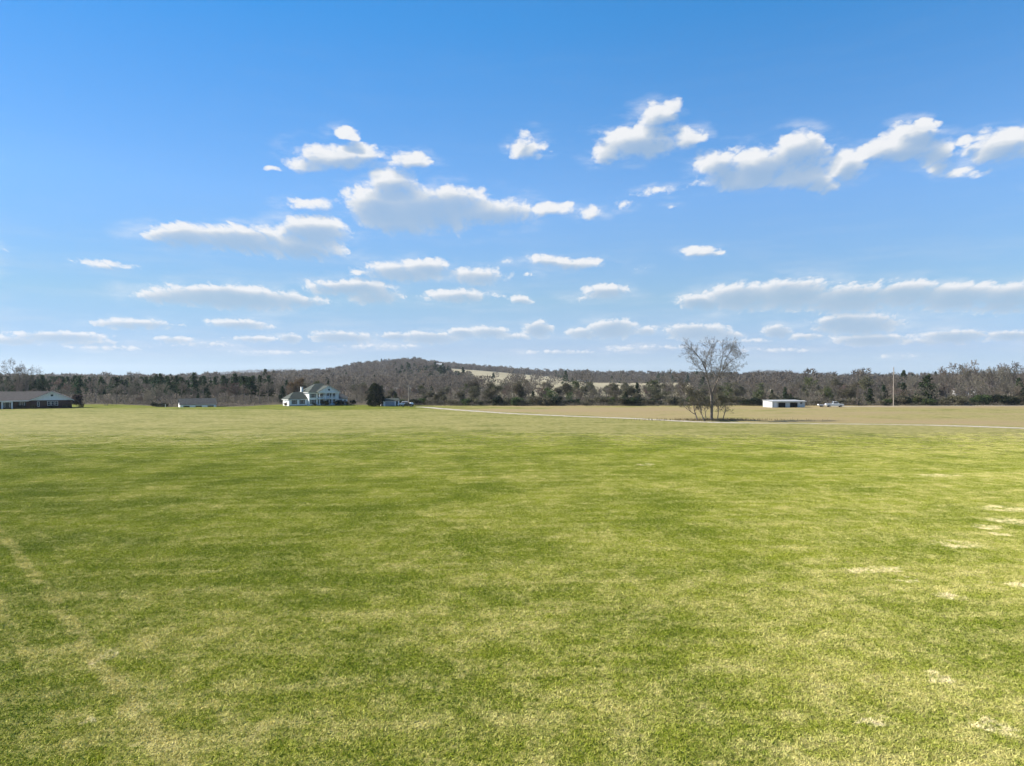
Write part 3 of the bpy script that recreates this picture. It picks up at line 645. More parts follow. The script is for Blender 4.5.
def plant(kind, name, i, x, y, H, rz, label, cat, group, widen=1.0, crown='crown'):
    tm, cm = LIB[kind][i % len(LIB[kind])]; nat = dict(bare=12, scrub=6, pine=14, cedar=8, olive=9, shrub=3)[kind]; s_ = H/nat
    r = empty(name, (x, y, hz(x, y)), rz); r.scale = (s_*widen, s_*widen, s_); tag(r, label, cat, group)
    t = link('trunk' if kind not in ('shrub', 'scrub') else 'stem', tm, r); c = link(crown, cm, r); return r

# --- the belt of woodland along the far edge of the field, tree by tree
def wood_belt():
    rg = np.random.default_rng(11)
    TOP = ([-60, 0, 30, 100, 180, 262, 290, 345, 400, 440, 480, 500, 522, 545, 575, 620, 655, 670, 690, 720, 760, 800, 850, 900, 935, 960, 1000, 1030, 1090],
           [374, 376, 376, 375.5, 374.5, 375, 380, 382, 384, 385, 380, 378, 375, 379, 382, 382, 379, 381, 382, 382, 382, 379, 377, 374, 370, 364, 363, 362, 362])
    def zone(px):
        return ('behind the long brick house' if px < 85 else 'between the brick house and grey barn' if px < 178 else 'between the grey barn and white house' if px < 275 else 'behind the white two storey house' if px < 375 else
                'behind the gravel lane' if px < 560 else 'opposite the bend of the gravel lane' if px < 672 else 'behind the tall forked tree' if px < 760 else 'behind the pale metal shed' if px < 815 else 'behind the white pickup' if px < 885 else 'right of the wooden power pole')
    def avoid(x, y):
        return ((x+168)/34)**2 + ((y-262)/19)**2 < 1 or ((x+113)/16)**2 + ((y-268)/12)**2 < 1 or ((x+76)/24)**2 + ((y-271)/20)**2 < 1 or ((x+44)/11)**2 + ((y-262)/9)**2 < 1 or ((x-99)/14)**2 + ((y-258)/9)**2 < 1 or (108 < x < 136 and y < 270)
    cnt = dict(bare=0, pine=0, cedar=0, olive=0, shrub=0, scrub=0)
    for row, (d0, d1, frac, step) in enumerate(((273, 283, .62, 11.5), (286, 302, .82, 11), (306, 326, 1.0, 12), (335, 360, 1.0, 11), (366, 395, 1.0, 12))):
        px = -42.0
        while px < 1068:
            px += step*rg.uniform(.6, 1.4); d = rg.uniform(d0, d1); x, y = at_dist(px, d)
            if avoid(x, y) or (row == 0 and px < 60) or (row in (3,) and 430 < px < 700 and rg.random() < .5): continue
            top = np.interp(px, *TOP); H = (CAMH - hz(x, y) + (HY-top)*d/F)*frac*rg.uniform(.72, 1.06); u = rg.random(); z = zone(px)
            if px < 275 and row >= 2: kind = 'pine' if u < (.92 if row > 2 else .6) else 'bare'
            elif px < 275: kind = 'bare' if u < .80 else 'cedar' if u < .86 else 'scrub'
            elif px < 400: kind = 'bare' if u < .62 else 'olive' if u < .85 else 'pine' if row > 2 else 'cedar'
            elif px < 690: kind = 'bare' if u < .50 else 'olive' if u < .84 else 'cedar' if u < .91 else 'scrub'
            elif px < 890: kind = 'bare' if u < .56 else 'olive' if u < .80 else 'cedar' if u < .89 else 'scrub'
            else: kind = 'bare' if u < .78 else 'cedar' if u < .86 else 'scrub'
            if kind == 'scrub': H = min(H*.7, 7)
            if kind == 'cedar': H = min(H*.85, 10)
            H = min(H, 15.2) if kind == 'pine' else H; H = max(H, 3.2); rz = rg.uniform(0, 6.28); i = int(rg.integers(0, 9)); cnt[kind] += 1
            nm, lab, cat, grp = {
                'bare': ('bare_tree', 'grey leafless tree in the wood ' + z, 'bare tree', 'leafless trees of the wood edge'),
                'scrub': ('bare_sapling', 'low leafless sapling in the wood ' + z, 'sapling', 'leafless saplings of the wood edge'),
                'pine': ('pine_tree', 'tall dark pine in the wood ' + z, 'pine tree', 'pines at the back of the wood'),
                'cedar': ('cedar_tree', 'dark conical cedar in the wood ' + z, 'cedar tree', 'cedars in the wood edge'),
                'olive': ('broad_tree', 'dull olive broad tree in the wood ' + z, 'broadleaf tree', 'olive leaved trees of the wood edge')}[kind]
            plant(kind, nm, i, x, y, H, rz, lab, cat, grp, rg.uniform(.95, 1.3))
    px = -20.0                                     # low growth along the foot of the wood
    while px < 1055:
        px += rg.uniform(5.0, 11.5); d = rg.uniform(266, 274); x, y = at_dist(px, d)
        if avoid(x, y) or px < 66: continue
        H = rg.uniform(1.5, 3.4)*(1.2 if px > 900 else 1); cnt['shrub'] += 1
        plant('shrub', 'shrub', int(rg.integers(0, 5)), x, y, H, rg.uniform(0, 6.28), 'low shrub fronting the wood ' + zone(px), 'shrub', 'shrubs along the foot of the wood', rg.uniform(1.2, 2.0), 'foliage')
    print('belt', cnt)
wood_belt()

def undergrowth():                                 # brambles and brush on the floor of the wood
    rg = np.random.default_rng(41); n = 9000; d = 266 + 120*rg.random(n)**1.5; px = rg.uniform(-45, 1070, n); x = (px-CX)/F*d; y = d
    ok = ~(((x+168)/36)**2 + ((y-258)/22)**2 < 1) & ~(((x+113)/16)**2 + ((y-266)/12)**2 < 1) & ~(((x+74)/26)**2 + ((y-268)/20)**2 < 1) & ~(((x-99)/14)**2 + ((y-256)/10)**2 < 1)
    x, y = x[ok], y[ok]; n = len(x); h = rg.uniform(.8, 3.0, n)*np.interp(y, [266, 275, 300], [.45, .9, 1.2]); K = 26; i = np.repeat(np.arange(n), K); m = len(i); t = rg.random(m)
    c = np.stack([x[i]+rg.normal(0, .9, m), y[i]+rg.normal(0, .9, m), height(x, y)[i] + t*h[i]], 1); D_ = rg.normal(0, .6, (m, 3)); D_[:, 2] = np.abs(D_[:, 2])+.5; D_ /= np.linalg.norm(D_, axis=1, keepdims=True)
    U = np.cross(D_, rg.normal(0, 1, (m, 3))); U /= np.linalg.norm(U, axis=1, keepdims=True); L = rg.uniform(.25, .7, (m, 1)); wd = rg.uniform(.03, .075, (m, 1)); leafy = (rg.random(n) < .22)[i]; wd[leafy] *= 2.4; L[leafy] *= .5
    V = np.stack([c-D_*L*.5-U*wd, c-D_*L*.5+U*wd, c+D_*L*.5], 1).reshape(-1, 3); f = np.arange(len(V)).reshape(-1, 3)
    o = link('undergrowth', mesh_np('undergrowth', V, [(f[~leafy], 0), (f[leafy], 1)], [twig_mat('brush', (.155, .135, .108), (.095, .083, .068), 0), M_OLIVE])); tag(o, 'tangled grey brush and brambles on the floor of the wood', 'undergrowth', kind='stuff')
undergrowth()

# --- woods on the rising ground and hills behind, one mass
def far_forest():
    rg = np.random.default_rng(21); M = [M_FAR_GREY, M_FAR_BROWN, M_FAR_PINE]
    V, F_, mi, base = [], [], [], 0
    xs, ys, sc_ = [], [], []
    def scatter(y0, y1, cell, jit=.5):
        y = y0
        while y < y1:
            hw = .92*y; n = int(2*hw/cell); x = -hw + (np.arange(n)+rg.random(n))*cell; yy = y + rg.uniform(-jit, jit, n)*cell; xs.append(x); ys.append(yy); sc_.append(np.full(n, cell)); y += cell*.95
    scatter(405, 760, 9.0); scatter(760, 1640, 8.2); scatter(1640, 2450, 13.0); scatter(3000, 3850, 19.0)
    x = np.concatenate(xs); y = np.concatenate(ys); cell = np.concatenate(sc_); h = height(x, y)
    keep = ~pasture(x, y) & ~((y < 660) & (h < 1.2) & (rg.random(len(x)) < .25)) & ~((y > 1600) & (h < 2.0))
    # a few hedgerow trees stay in the low meadow
    low = pasture(x, y) & (y < 1000) & (rg.random(len(x)) < .035); keep |= low
    x, y, cell, h = x[keep], y[keep], cell[keep], h[keep]; n = len(x)
    r_, p_ = rows_of(x, y)
    pine0 = (p_ < 262) & (y < 760); H = (rg.uniform(.62, 1.12, n) + .35*(rg.random(n) < .10))*np.where(y > 2900, 13, np.where(y < 760, 11.5, 12.5)); H = np.where(pine0, np.minimum(H, 11.5), H); W = np.minimum(cell*.62, H*.5)*rg.uniform(.8, 1.2, n)
    clump = np.sin(x*.013+y*.004)+np.sin(x*.021-y*.011+2)+np.sin(y*.02+1)
    pine = (rg.random(n) < np.where((p_ > 395) & (p_ < 482) & (r_ > 373) & (r_ < 388), .62, .03)) | ((clump > 1.5) & (rg.random(n) < .30) & (p_ > 470)) | ((p_ < 262) & (y < 760) & (rg.random(n) < .7))
    mt = np.where(pine, 2, (rg.random(n) < .45).astype(int))
    K = np.where(y < 760, 170, np.where(y < 1640, 80, np.where(y < 3000, 26, 20))).astype(int)
    idx = np.repeat(np.arange(n), K); m = len(idx)
    # twig sprays: slim triangles fanning up and out of each crown
    a = rg.uniform(0, 6.28, m); t = rg.random(m)**.7; cone = pine[idx]
    rad = np.where(cone, (1-t)*.95+.05, np.sqrt(np.maximum(0, 1-(2*t-1.05)**2))*.95)*rg.uniform(.25, 1.0, m)**.6
    cx_ = x[idx] + np.cos(a)*rad*W[idx]; cy_ = y[idx] + np.sin(a)*rad*W[idx]; cz_ = h[idx] + H[idx]*(np.where(cone, .12, .26) + np.where(cone, .86, .70)*t)
    near = np.where(y < 760, .62, 1.0)[idx]; L = near*np.where(cone, .13, .19)*H[idx]*rg.uniform(.6, 1.3, m); wd = near*np.where(cone, .09, .034)*H[idx]*rg.uniform(.6, 1.3, m)
    dx, dy, dz = np.cos(a)*.7+rg.normal(0, .4, m), np.sin(a)*.7+rg.normal(0, .4, m), np.where(cone, -.1, .8)+rg.normal(0, .35, m); dn = np.sqrt(dx*dx+dy*dy+dz*dz); D_ = np.stack([dx, dy, dz], 1)/dn[:, None]
    U = np.cross(D_, rg.normal(0, 1, (m, 3))); U /= np.maximum(np.linalg.norm(U, axis=1, keepdims=True), 1e-9); c = np.stack([cx_, cy_, cz_], 1)
    tri = np.stack([c-D_*L[:, None]*.4-U*wd[:, None], c-D_*L[:, None]*.4+U*wd[:, None], c+D_*L[:, None]*.6], 1).reshape(-1, 3)
    # trunks: a slim four-sided spike under each crown
    tb = np.array([(-1, -1), (1, -1), (1, 1), (-1, 1)])*.16; tv = np.zeros((n, 5, 3)); tv[:, :4, 0] = x[:, None]+tb[None, :, 0]; tv[:, :4, 1] = y[:, None]+tb[None, :, 1]; tv[:, :4, 2] = (h-.3)[:, None]; tv[:, 4] = np.stack([x, y, h+H*.8], 1)
    b0 = len(tri); j = np.arange(4)[None]; bb = (b0+np.arange(n)*5)[:, None]; tf = np.stack([bb+j, bb+(j+1) % 4, bb+4+0*j], -1).reshape(-1, 3)
    VV = np.concatenate([tri, tv.reshape(-1, 3)]); fi = np.arange(len(tri)).reshape(-1, 3); mt_f = mt[idx]
    polys = [(fi[mt_f == q_], q_) for q_ in range(3)] + [(tf, 0)]
    o = link('forest', mesh_np('forest', VV, polys, M)); tag(o, 'leafless brown woods with scattered pines covering the hills behind', 'forest', kind='stuff'); print('forest', n, m)
def far_mat(name, c, c2):
    m = bpy.data.materials.new(name); m.use_nodes = True; k = NT(m.node_tree); b = k.n['Principled BSDF']; P = k.new('ShaderNodeNewGeometry').outputs['Position']
    k.put(b.inputs['Base Color'], k.mix(k.ramp(k.noise(P, .035, 5, .7), .32, .68), c2, c)); b.inputs['Roughness'].default_value = .95; b.inputs['Specular IOR Level'].default_value = .05; glow_through(m, .45); return m
M_FAR_GREY = far_mat('far grey woods', (.185, .166, .138), (.120, .107, .090)); M_FAR_BROWN = far_mat('far brown woods', (.160, .136, .110), (.106, .090, .074)); M_FAR_PINE = far_mat('far pines', (.050, .072, .035), (.026, .042, .024))
far_forest()

# --- single trees that stand out
def own_tree(name, w, x, y, label, cat, leaf=None, m_leaf=None, m_twig=None, wmin=.02, rz=0.0, group=None, crown='crown', z=0.0, tube=8, m_bark=None):
    tm, cm = make_meshes(name, w, m_bark or M_BARK, m_twig or M_TWIG, leaf, m_leaf, wmin, tube)
    r = tag(empty(name, (x, y, hz(x, y)+z), rz), label, cat, group); link('trunk', tm, r); link(crown, cm, r); return r

def forked_tree():
    X0, Y0 = ground_at(711.5, 420); s_ = F/Y0; w = Wood(301); rg = w.rg
    def at(px, py, dy=0.0): return np.array([(px-711.5)/s_, dy, (420-py)/s_])
    SP = dict(seg=[4, 4, 3, 3, 2], jit=[.12, .16, .22, .26, .3], up=[.05, .06, .05, .04, .02], kids=[5, 6, 6, 5], t0=[.12, .1, .1, .1], ang=[(.45, 1.0), (.45, 1.0), (.35, .9), (.4, 1.0)], len=[.6, .62, .6, .52], rmin=.010, twig_from=2)
    def limb(pts, r0, r1, kids, L, start=.35, up=.5):
        n = len(pts)-1
        for i in range(n): w.lim.append((pts[i], pts[i+1], r0+(r1-r0)*i/n, r0+(r1-r0)*(i+1)/n))
        for _ in range(kids):
            t = start + (1-start)*rg.random()**.75; i = min(n-1, int(t*n)); f = t*n-i; p = pts[i]*(1-f)+pts[i+1]*f; d = unit(pts[i+1]-pts[i]); out = unit(np.array([p[0], p[1], 0])+1e-3)
            nd = unit(d*.75 + rg.normal(0, .72, 3) + out*.15 + np.array([0, 0, up*.5])); w.grow(p, nd, L*(1.25-.45*t)*rg.uniform(.6, 1.25), max(.028, (r0+(r1-r0)*t)*.5), 1, SP)
        w.grow(pts[-1], unit(pts[-1]-pts[-2]), L*.8, r1, 1, SP)
    B = at(711.5, 420.6); f1 = at(711.3, 393.5, .1)
    limb([B, at(711.6, 414), at(712.0, 404, .1), f1], .42, .30, 3, 1.4, .6)
    limb([f1, at(708.6, 384, -.5), at(705.6, 374, -1.0), at(703.6, 365.5, -1.3)], .21, .13, 7, 3.0, .35)
    limb([at(703.6, 365.5, -1.3), at(699, 357, -1.8), at(694, 350.5, -2.2), at(691, 347, -2.4)], .12, .05, 9, 3.6, .05)
    limb([at(703.6, 365.5, -1.3), at(704.5, 356, -.6), at(708, 348, .2), at(711, 344.5, .6)], .11, .05, 9, 3.5, .1)
    limb([at(705.6, 374, -1), at(698, 366, -2.6), at(693, 361, -3.4)], .075, .035, 6, 2.9, .15)
    f2 = at(713, 390, .4); limb([at(712.0, 400, .1), f2], .22, .2, 0, 1)
    limb([f2, at(717, 382, .9), at(721, 374.5, 1.4), at(725.5, 366.5, 1.7)], .2, .12, 6, 2.9, .35)
    limb([at(725.5, 366.5, 1.7), at(731, 360, 2.2), at(737, 355, 2.5), at(742, 353, 2.7)], .11, .045, 10, 3.5, .05)
    limb([at(721, 374.5, 1.4), at(729, 369.5, 2.8), at(737, 366, 3.6), at(743, 363.5, 4.0)], .085, .035, 8, 2.9, .15)
    limb([at(725.5, 366.5, 1.7), at(727, 357, .8), at(730, 350, .2), at(731, 348, 0)], .10, .045, 10, 3.4, .1)
    f3 = at(713.6, 386, -.2); limb([f2, f3], .17, .15, 0, 1)
    limb([f3, at(715.5, 376, -1.2), at(718.5, 366, -2.0), at(719.5, 357, -2.6), at(720, 349.5, -3.0)], .145, .05, 13, 3.4, .25)
    limb([at(715.5, 376, -1.2), at(712.5, 366, 1.2), at(713.5, 358, 2.4), at(715, 351, 3.2)], .10, .045, 11, 3.2, .2)
    t_ = own_tree('forked_tree', w, X0, Y0, 'tall leafless vase-shaped tree with a forked trunk beside the gravel lane', 'bare tree', m_twig=M_TWIG_GREY, wmin=.0125); t_.scale = (.92, .92, .94)
    # smaller stems standing round it
    def companion(name, seed, px, py, H, lean, label, leafy, dens, m_leaf, widen=1.0):
        X, Y = ground_at(px, py); w = norm_to(bare(seed, H, t0=[.22, .2, .2, .15], kids=[9, 6, 4, 4], up=[.05, .04, 0, -.04, -.06]), H)
        def sh(p): return np.array([p[0]*widen + lean[0]*p[2], p[1]*widen + lean[1]*p[2], p[2]])
        w.lim = [(sh(a), sh(b), c*1.15, d*1.15) for a, b, c, d in w.lim]; w.tw = [(sh(a), sh(b), c, d) for a, b, c, d in w.tw]; tips = np.array([sh(t) for t in w.tips]); tips = tips[w.rg.random(len(tips)) < leafy]
        lf = leaf_cards(w.rg, tips, (.22, .22, .2), .11, dens) if len(tips) else None
        own_tree(name, w, X, Y, label, 'tree', lf, m_leaf, M_TWIG, .016)
    companion('small_tree', 311, 697.5, 420, 8.8, (-.26, 0), 'wide drooping olive tree leaning left beside the forked tree', .5, 4, M_OLIVE, 1.25)
    companion('small_tree', 312, 704.5, 420.5, 7.6, (-.42, .05), 'thin slanting olive tree just left of the forked trunk', .4, 3, M_OLIVE, 1.0)
    companion('small_tree', 313, 706.0, 419.2, 7.0, (.02, .1), 'slim upright grey tree closest to the forked trunk on its left', .25, 2, M_OLIVE, .8)
    companion('small_tree', 314, 717.5, 419.6, 7.4, (.05, -.05), 'slim upright grey tree close right of the forked trunk', .3, 2, M_OLIVE, .85)
    companion('small_tree', 315, 723.0, 419.8, 6.9, (.22, 0), 'small drooping olive tree right of the forked tree', .5, 4, M_OLIVE, 1.15)
forked_tree()

def weeds():                                       # unmown dead grass under the forked tree and along the lane
    rg = np.random.default_rng(31); X0, Y0 = ground_at(711.5, 419.6); n = 2600
    x = X0 + rg.normal(0, 4.6, n)*np.where(rg.random(n) < .3, 2.2, 1); y = Y0 + rg.normal(0, 1.3, n)
    L = np.array(LANE); m = 5000; t = rg.random(m)*(len(L)-2); i = t.astype(int); f = t-i; k = rg.random(m) < 0
    x = np.concatenate([x, (L[i, 0]*(1-f)+L[i+1, 0]*f)[k] + rg.normal(0, .3, k.sum())]); y = np.concatenate([y, (L[i, 1]*(1-f)+L[i+1, 1]*f)[k] - 2.9 + rg.normal(0, .45, k.sum())])
    n = len(x); h = rg.uniform(.25, .75, n); h[2600:] *= .5; a = rg.uniform(0, 6.28, n); wd = .045; z = height(x, y)
    tip = np.stack([x+rg.normal(0, .12, n), y+rg.normal(0, .12, n), z+h], 1); V = np.stack([np.stack([x-np.cos(a)*wd, y-np.sin(a)*wd, z], 1), np.stack([x+np.cos(a)*wd, y+np.sin(a)*wd, z], 1), tip], 1).reshape(-1, 3)
    o = link('dead_grass', mesh_np('dead_grass', V, [(np.arange(len(V)).reshape(-1, 3), 0)], [mat('dead grass', (.27, .215, .12), .9, scale=.4, col2=(.17, .135, .075), spec=.05)])); tag(o, 'rough unmown brown grass under the forked tree and along the lane', 'dead grass', kind='stuff')
weeds()

def standouts():
    w = norm_to(bare(331, 21, kids=[13, 7, 6, 5], t0=[.25, .25, .2, .15], ang=[(.6, 1.1), (.45, .9), (.4, .9), (.4, 1.0)], len=[.85, .62, .58, .55]), 19.8); x, y = at_dist(17, 312)
    own_tree('bare_tree', w, x, y, 'very tall leafless tree rising above the wood behind the brick house', 'bare tree', wmin=.03)
    w = norm_to(bare(333, 15, kids=[10, 6, 5, 4]), 16.4); x, y = at_dist(27, 306)
    own_tree('bare_tree', w, x, y, 'second tallest leafless tree behind the right half of the brick roof', 'bare tree', wmin=.022)
    # the black-green evergreen beside the white house
    H = 8.3; w = Wood(340); rg = w.rg; w.lim.append((np.array([0, 0, -.1]), np.array([0, 0, H*.9]), .2, .04)); t = rg.random(900); a = rg.uniform(0, 6.28, 900)
    R = 3.4*np.interp(t, [0, .1, .35, .6, .85, 1], [.75, .95, 1, .88, .55, .12])*rg.random(900)**.35*(1+.16*np.sin(a*3+t*9)); p = np.stack([np.cos(a)*R, np.sin(a)*R, .25+t*(H-.35)], 1)
    for q_ in p[::30]: w.lim.append((np.array([0, 0, q_[2]*.8]), q_, .04, .012))
    x, y = at_dist(375, 262); own_tree('evergreen_tree', w, x, y, 'dense black-green rounded evergreen tree right of the white house', 'evergreen tree', leaf_cards(rg, p, (.26, .26, .26), .22, 10), M_DARK)
    w = norm_to(bare(343, 5, stems=3, kids=[8, 5, 4, 4]), 6.6); x, y = at_dist(359, 259); own_tree('bare_tree', w, x, y, 'small pale leafless yard tree between white house and dark evergreen', 'bare tree', m_twig=M_TWIG_PALE, wmin=.018)
    w = norm_to(bare(344, 8, stems=2), 10.5); tips = np.array(w.tips); x, y = at_dist(297.5, 300); own_tree('rusty_tree', w, x, y, 'tree still holding rust brown leaves behind the white garage wing', 'tree', leaf_cards(w.rg, tips[::2], (.3, .3, .3), .16, 3), M_RUST, wmin=.022)
    x, y = at_dist(927, 279); plant('cedar', 'cedar_tree', 1, x, y, 11.0, .4, 'tallest dark cedar just right of the wooden power pole', 'cedar tree', None, 1.5)
    for px, d, H, lab in ((967, 430, 22, 'tall bare tree with thin spreading top above the right end of the wood'), (1001, 440, 20, 'tall bare rounded tree above the far right of the wood'), (672, 430, 16.5, 'tall bare tree rising behind low brush left of the forked tree'), (684, 415, 15.5, 'darker bare tree directly behind the forked tree, left side'), (663, 455, 14.5, 'thin bare tree standing in pale meadow left of the forked tree'), (521, 330, 13.0, 'rounded bare tree standing highest along the bend of the lane')):
        x, y = at_dist(px, d); plant('bare', 'bare_tree', int(px) % 9, x, y, H, px, lab, 'bare tree', None, 1.0)
    x, y = at_dist(853, 268); plant('scrub', 'bare_shrub', 1, x, y, 3.2, 1.0, 'rounded leafless shrub right of the white pickup', 'shrub', None, 1.3)
    x, y = at_dist(106, 267); plant('scrub', 'bare_shrub', 3, x, y, 2.9, 2.0, 'pale arching leafless shrub between brick house and small barn', 'shrub', None, 1.9)
standouts()
# ------------------------------------------------------------------ buildings, vehicles, poles
W_WHITE = mat('white painted siding', (.83, .83, .80), .6, col2=(.75, .75, .73), scale=1.2, stretch=(.3, .3, 6), spec=.3)
W_TRIM = mat('white trim', (.80, .80, .79), .5, var=.05)
W_GABLE = mat('pale gable boards', (.70, .72, .74), .6, col2=(.60, .62, .65), scale=1.5, stretch=(6, 1, .4))
W_BRICK = mat('dark red brick', (.070, .038, .034), .9, col2=(.045, .026, .024), scale=4, stretch=(1, 1, 2.5), spec=.1)
R_GREEN = mat('green shingles', (.058, .068, .054), .85, col2=(.040, .048, .038), scale=2.2, stretch=(1, 1, 3), spec=.25)
R_GREY = mat('weathered grey shingles', (.120, .106, .094), .9, col2=(.085, .075, .067), scale=1.6, stretch=(1, 1, 3), spec=.1)
R_DARK = mat('dark grey shingles', (.082, .082, .078), .9, col2=(.055, .056, .054), scale=1.6, spec=.1)
GLASS = mat('window glass', (.03, .036, .045), .15, var=.1, spec=.4)
SHUT = mat('dark green shutters', (.030, .045, .042), .6, var=.1)
DOOR = mat('pale blue door', (.42, .52, .66), .45, var=.05)
STEEL = mat('pale painted sheet steel', (.56, .57, .56), .5, col2=(.43, .43, .41), scale=1.0, stretch=(8, 8, .3), spec=.4)
STEEL_ROOF = mat('pale steel roofing', (.38, .38, .36), .55, col2=(.29, .28, .26), scale=1.0, stretch=(8, .5, 1), spec=.4)
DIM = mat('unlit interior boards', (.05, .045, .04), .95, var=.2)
WOOD = mat('weathered pole wood', (.34, .29, .235), .9, col2=(.22, .185, .15), scale=3, stretch=(4, 4, .3), spec=.1)
WOOD_D = mat('dark pole wood', (.10, .08, .065), .9, col2=(.06, .05, .04), scale=3, stretch=(4, 4, .3), spec=.1)
DKMETAL = mat('dark metal', (.06, .065, .07), .5, var=.1)
PORCELAIN = mat('grey insulators', (.35, .36, .38), .3, var=.05)

def window(parent, x, y, z0, w, h, shutters=True, nx=2, nz=2, frame_m=None):
    fr = MB(); t = .07
    fr.box(x-w/2-t, x-w/2, y-.06, y+.03, z0-t, z0+h+t); fr.box(x+w/2, x+w/2+t, y-.06, y+.03, z0-t, z0+h+t)
    fr.box(x-w/2, x+w/2, y-.06, y+.03, z0+h, z0+h+t); fr.box(x-w/2, x+w/2, y-.09, y+.03, z0-t, z0)
    for i in range(1, nx): fr.box(x-w/2+w*i/nx-.02, x-w/2+w*i/nx+.02, y-.035, y-.015, z0, z0+h)
    for i in range(1, nz): fr.box(x-w/2, x+w/2, y-.033, y-.017, z0+h*i/nz-.02, z0+h*i/nz+.02)
    o = fr.build('window', frame_m or W_TRIM, parent)
    MB().box(x-w/2, x+w/2, y-.012, y+.0, z0, z0+h).build('pane', GLASS, o)
    if shutters:
        for s_ in (-1, 1):
            c = x + s_*(w/2+t+.24); m = MB().box(c-.2, c+.2, y-.05, y-.004, z0-t, z0+h+t)
            for i in range(5): m.box(c-.15, c+.15, y-.062, y-.05, z0+h*(i+.15)/5, z0+h*(i+.7)/5)
            m.build('shutter', SHUT, o)
    return o

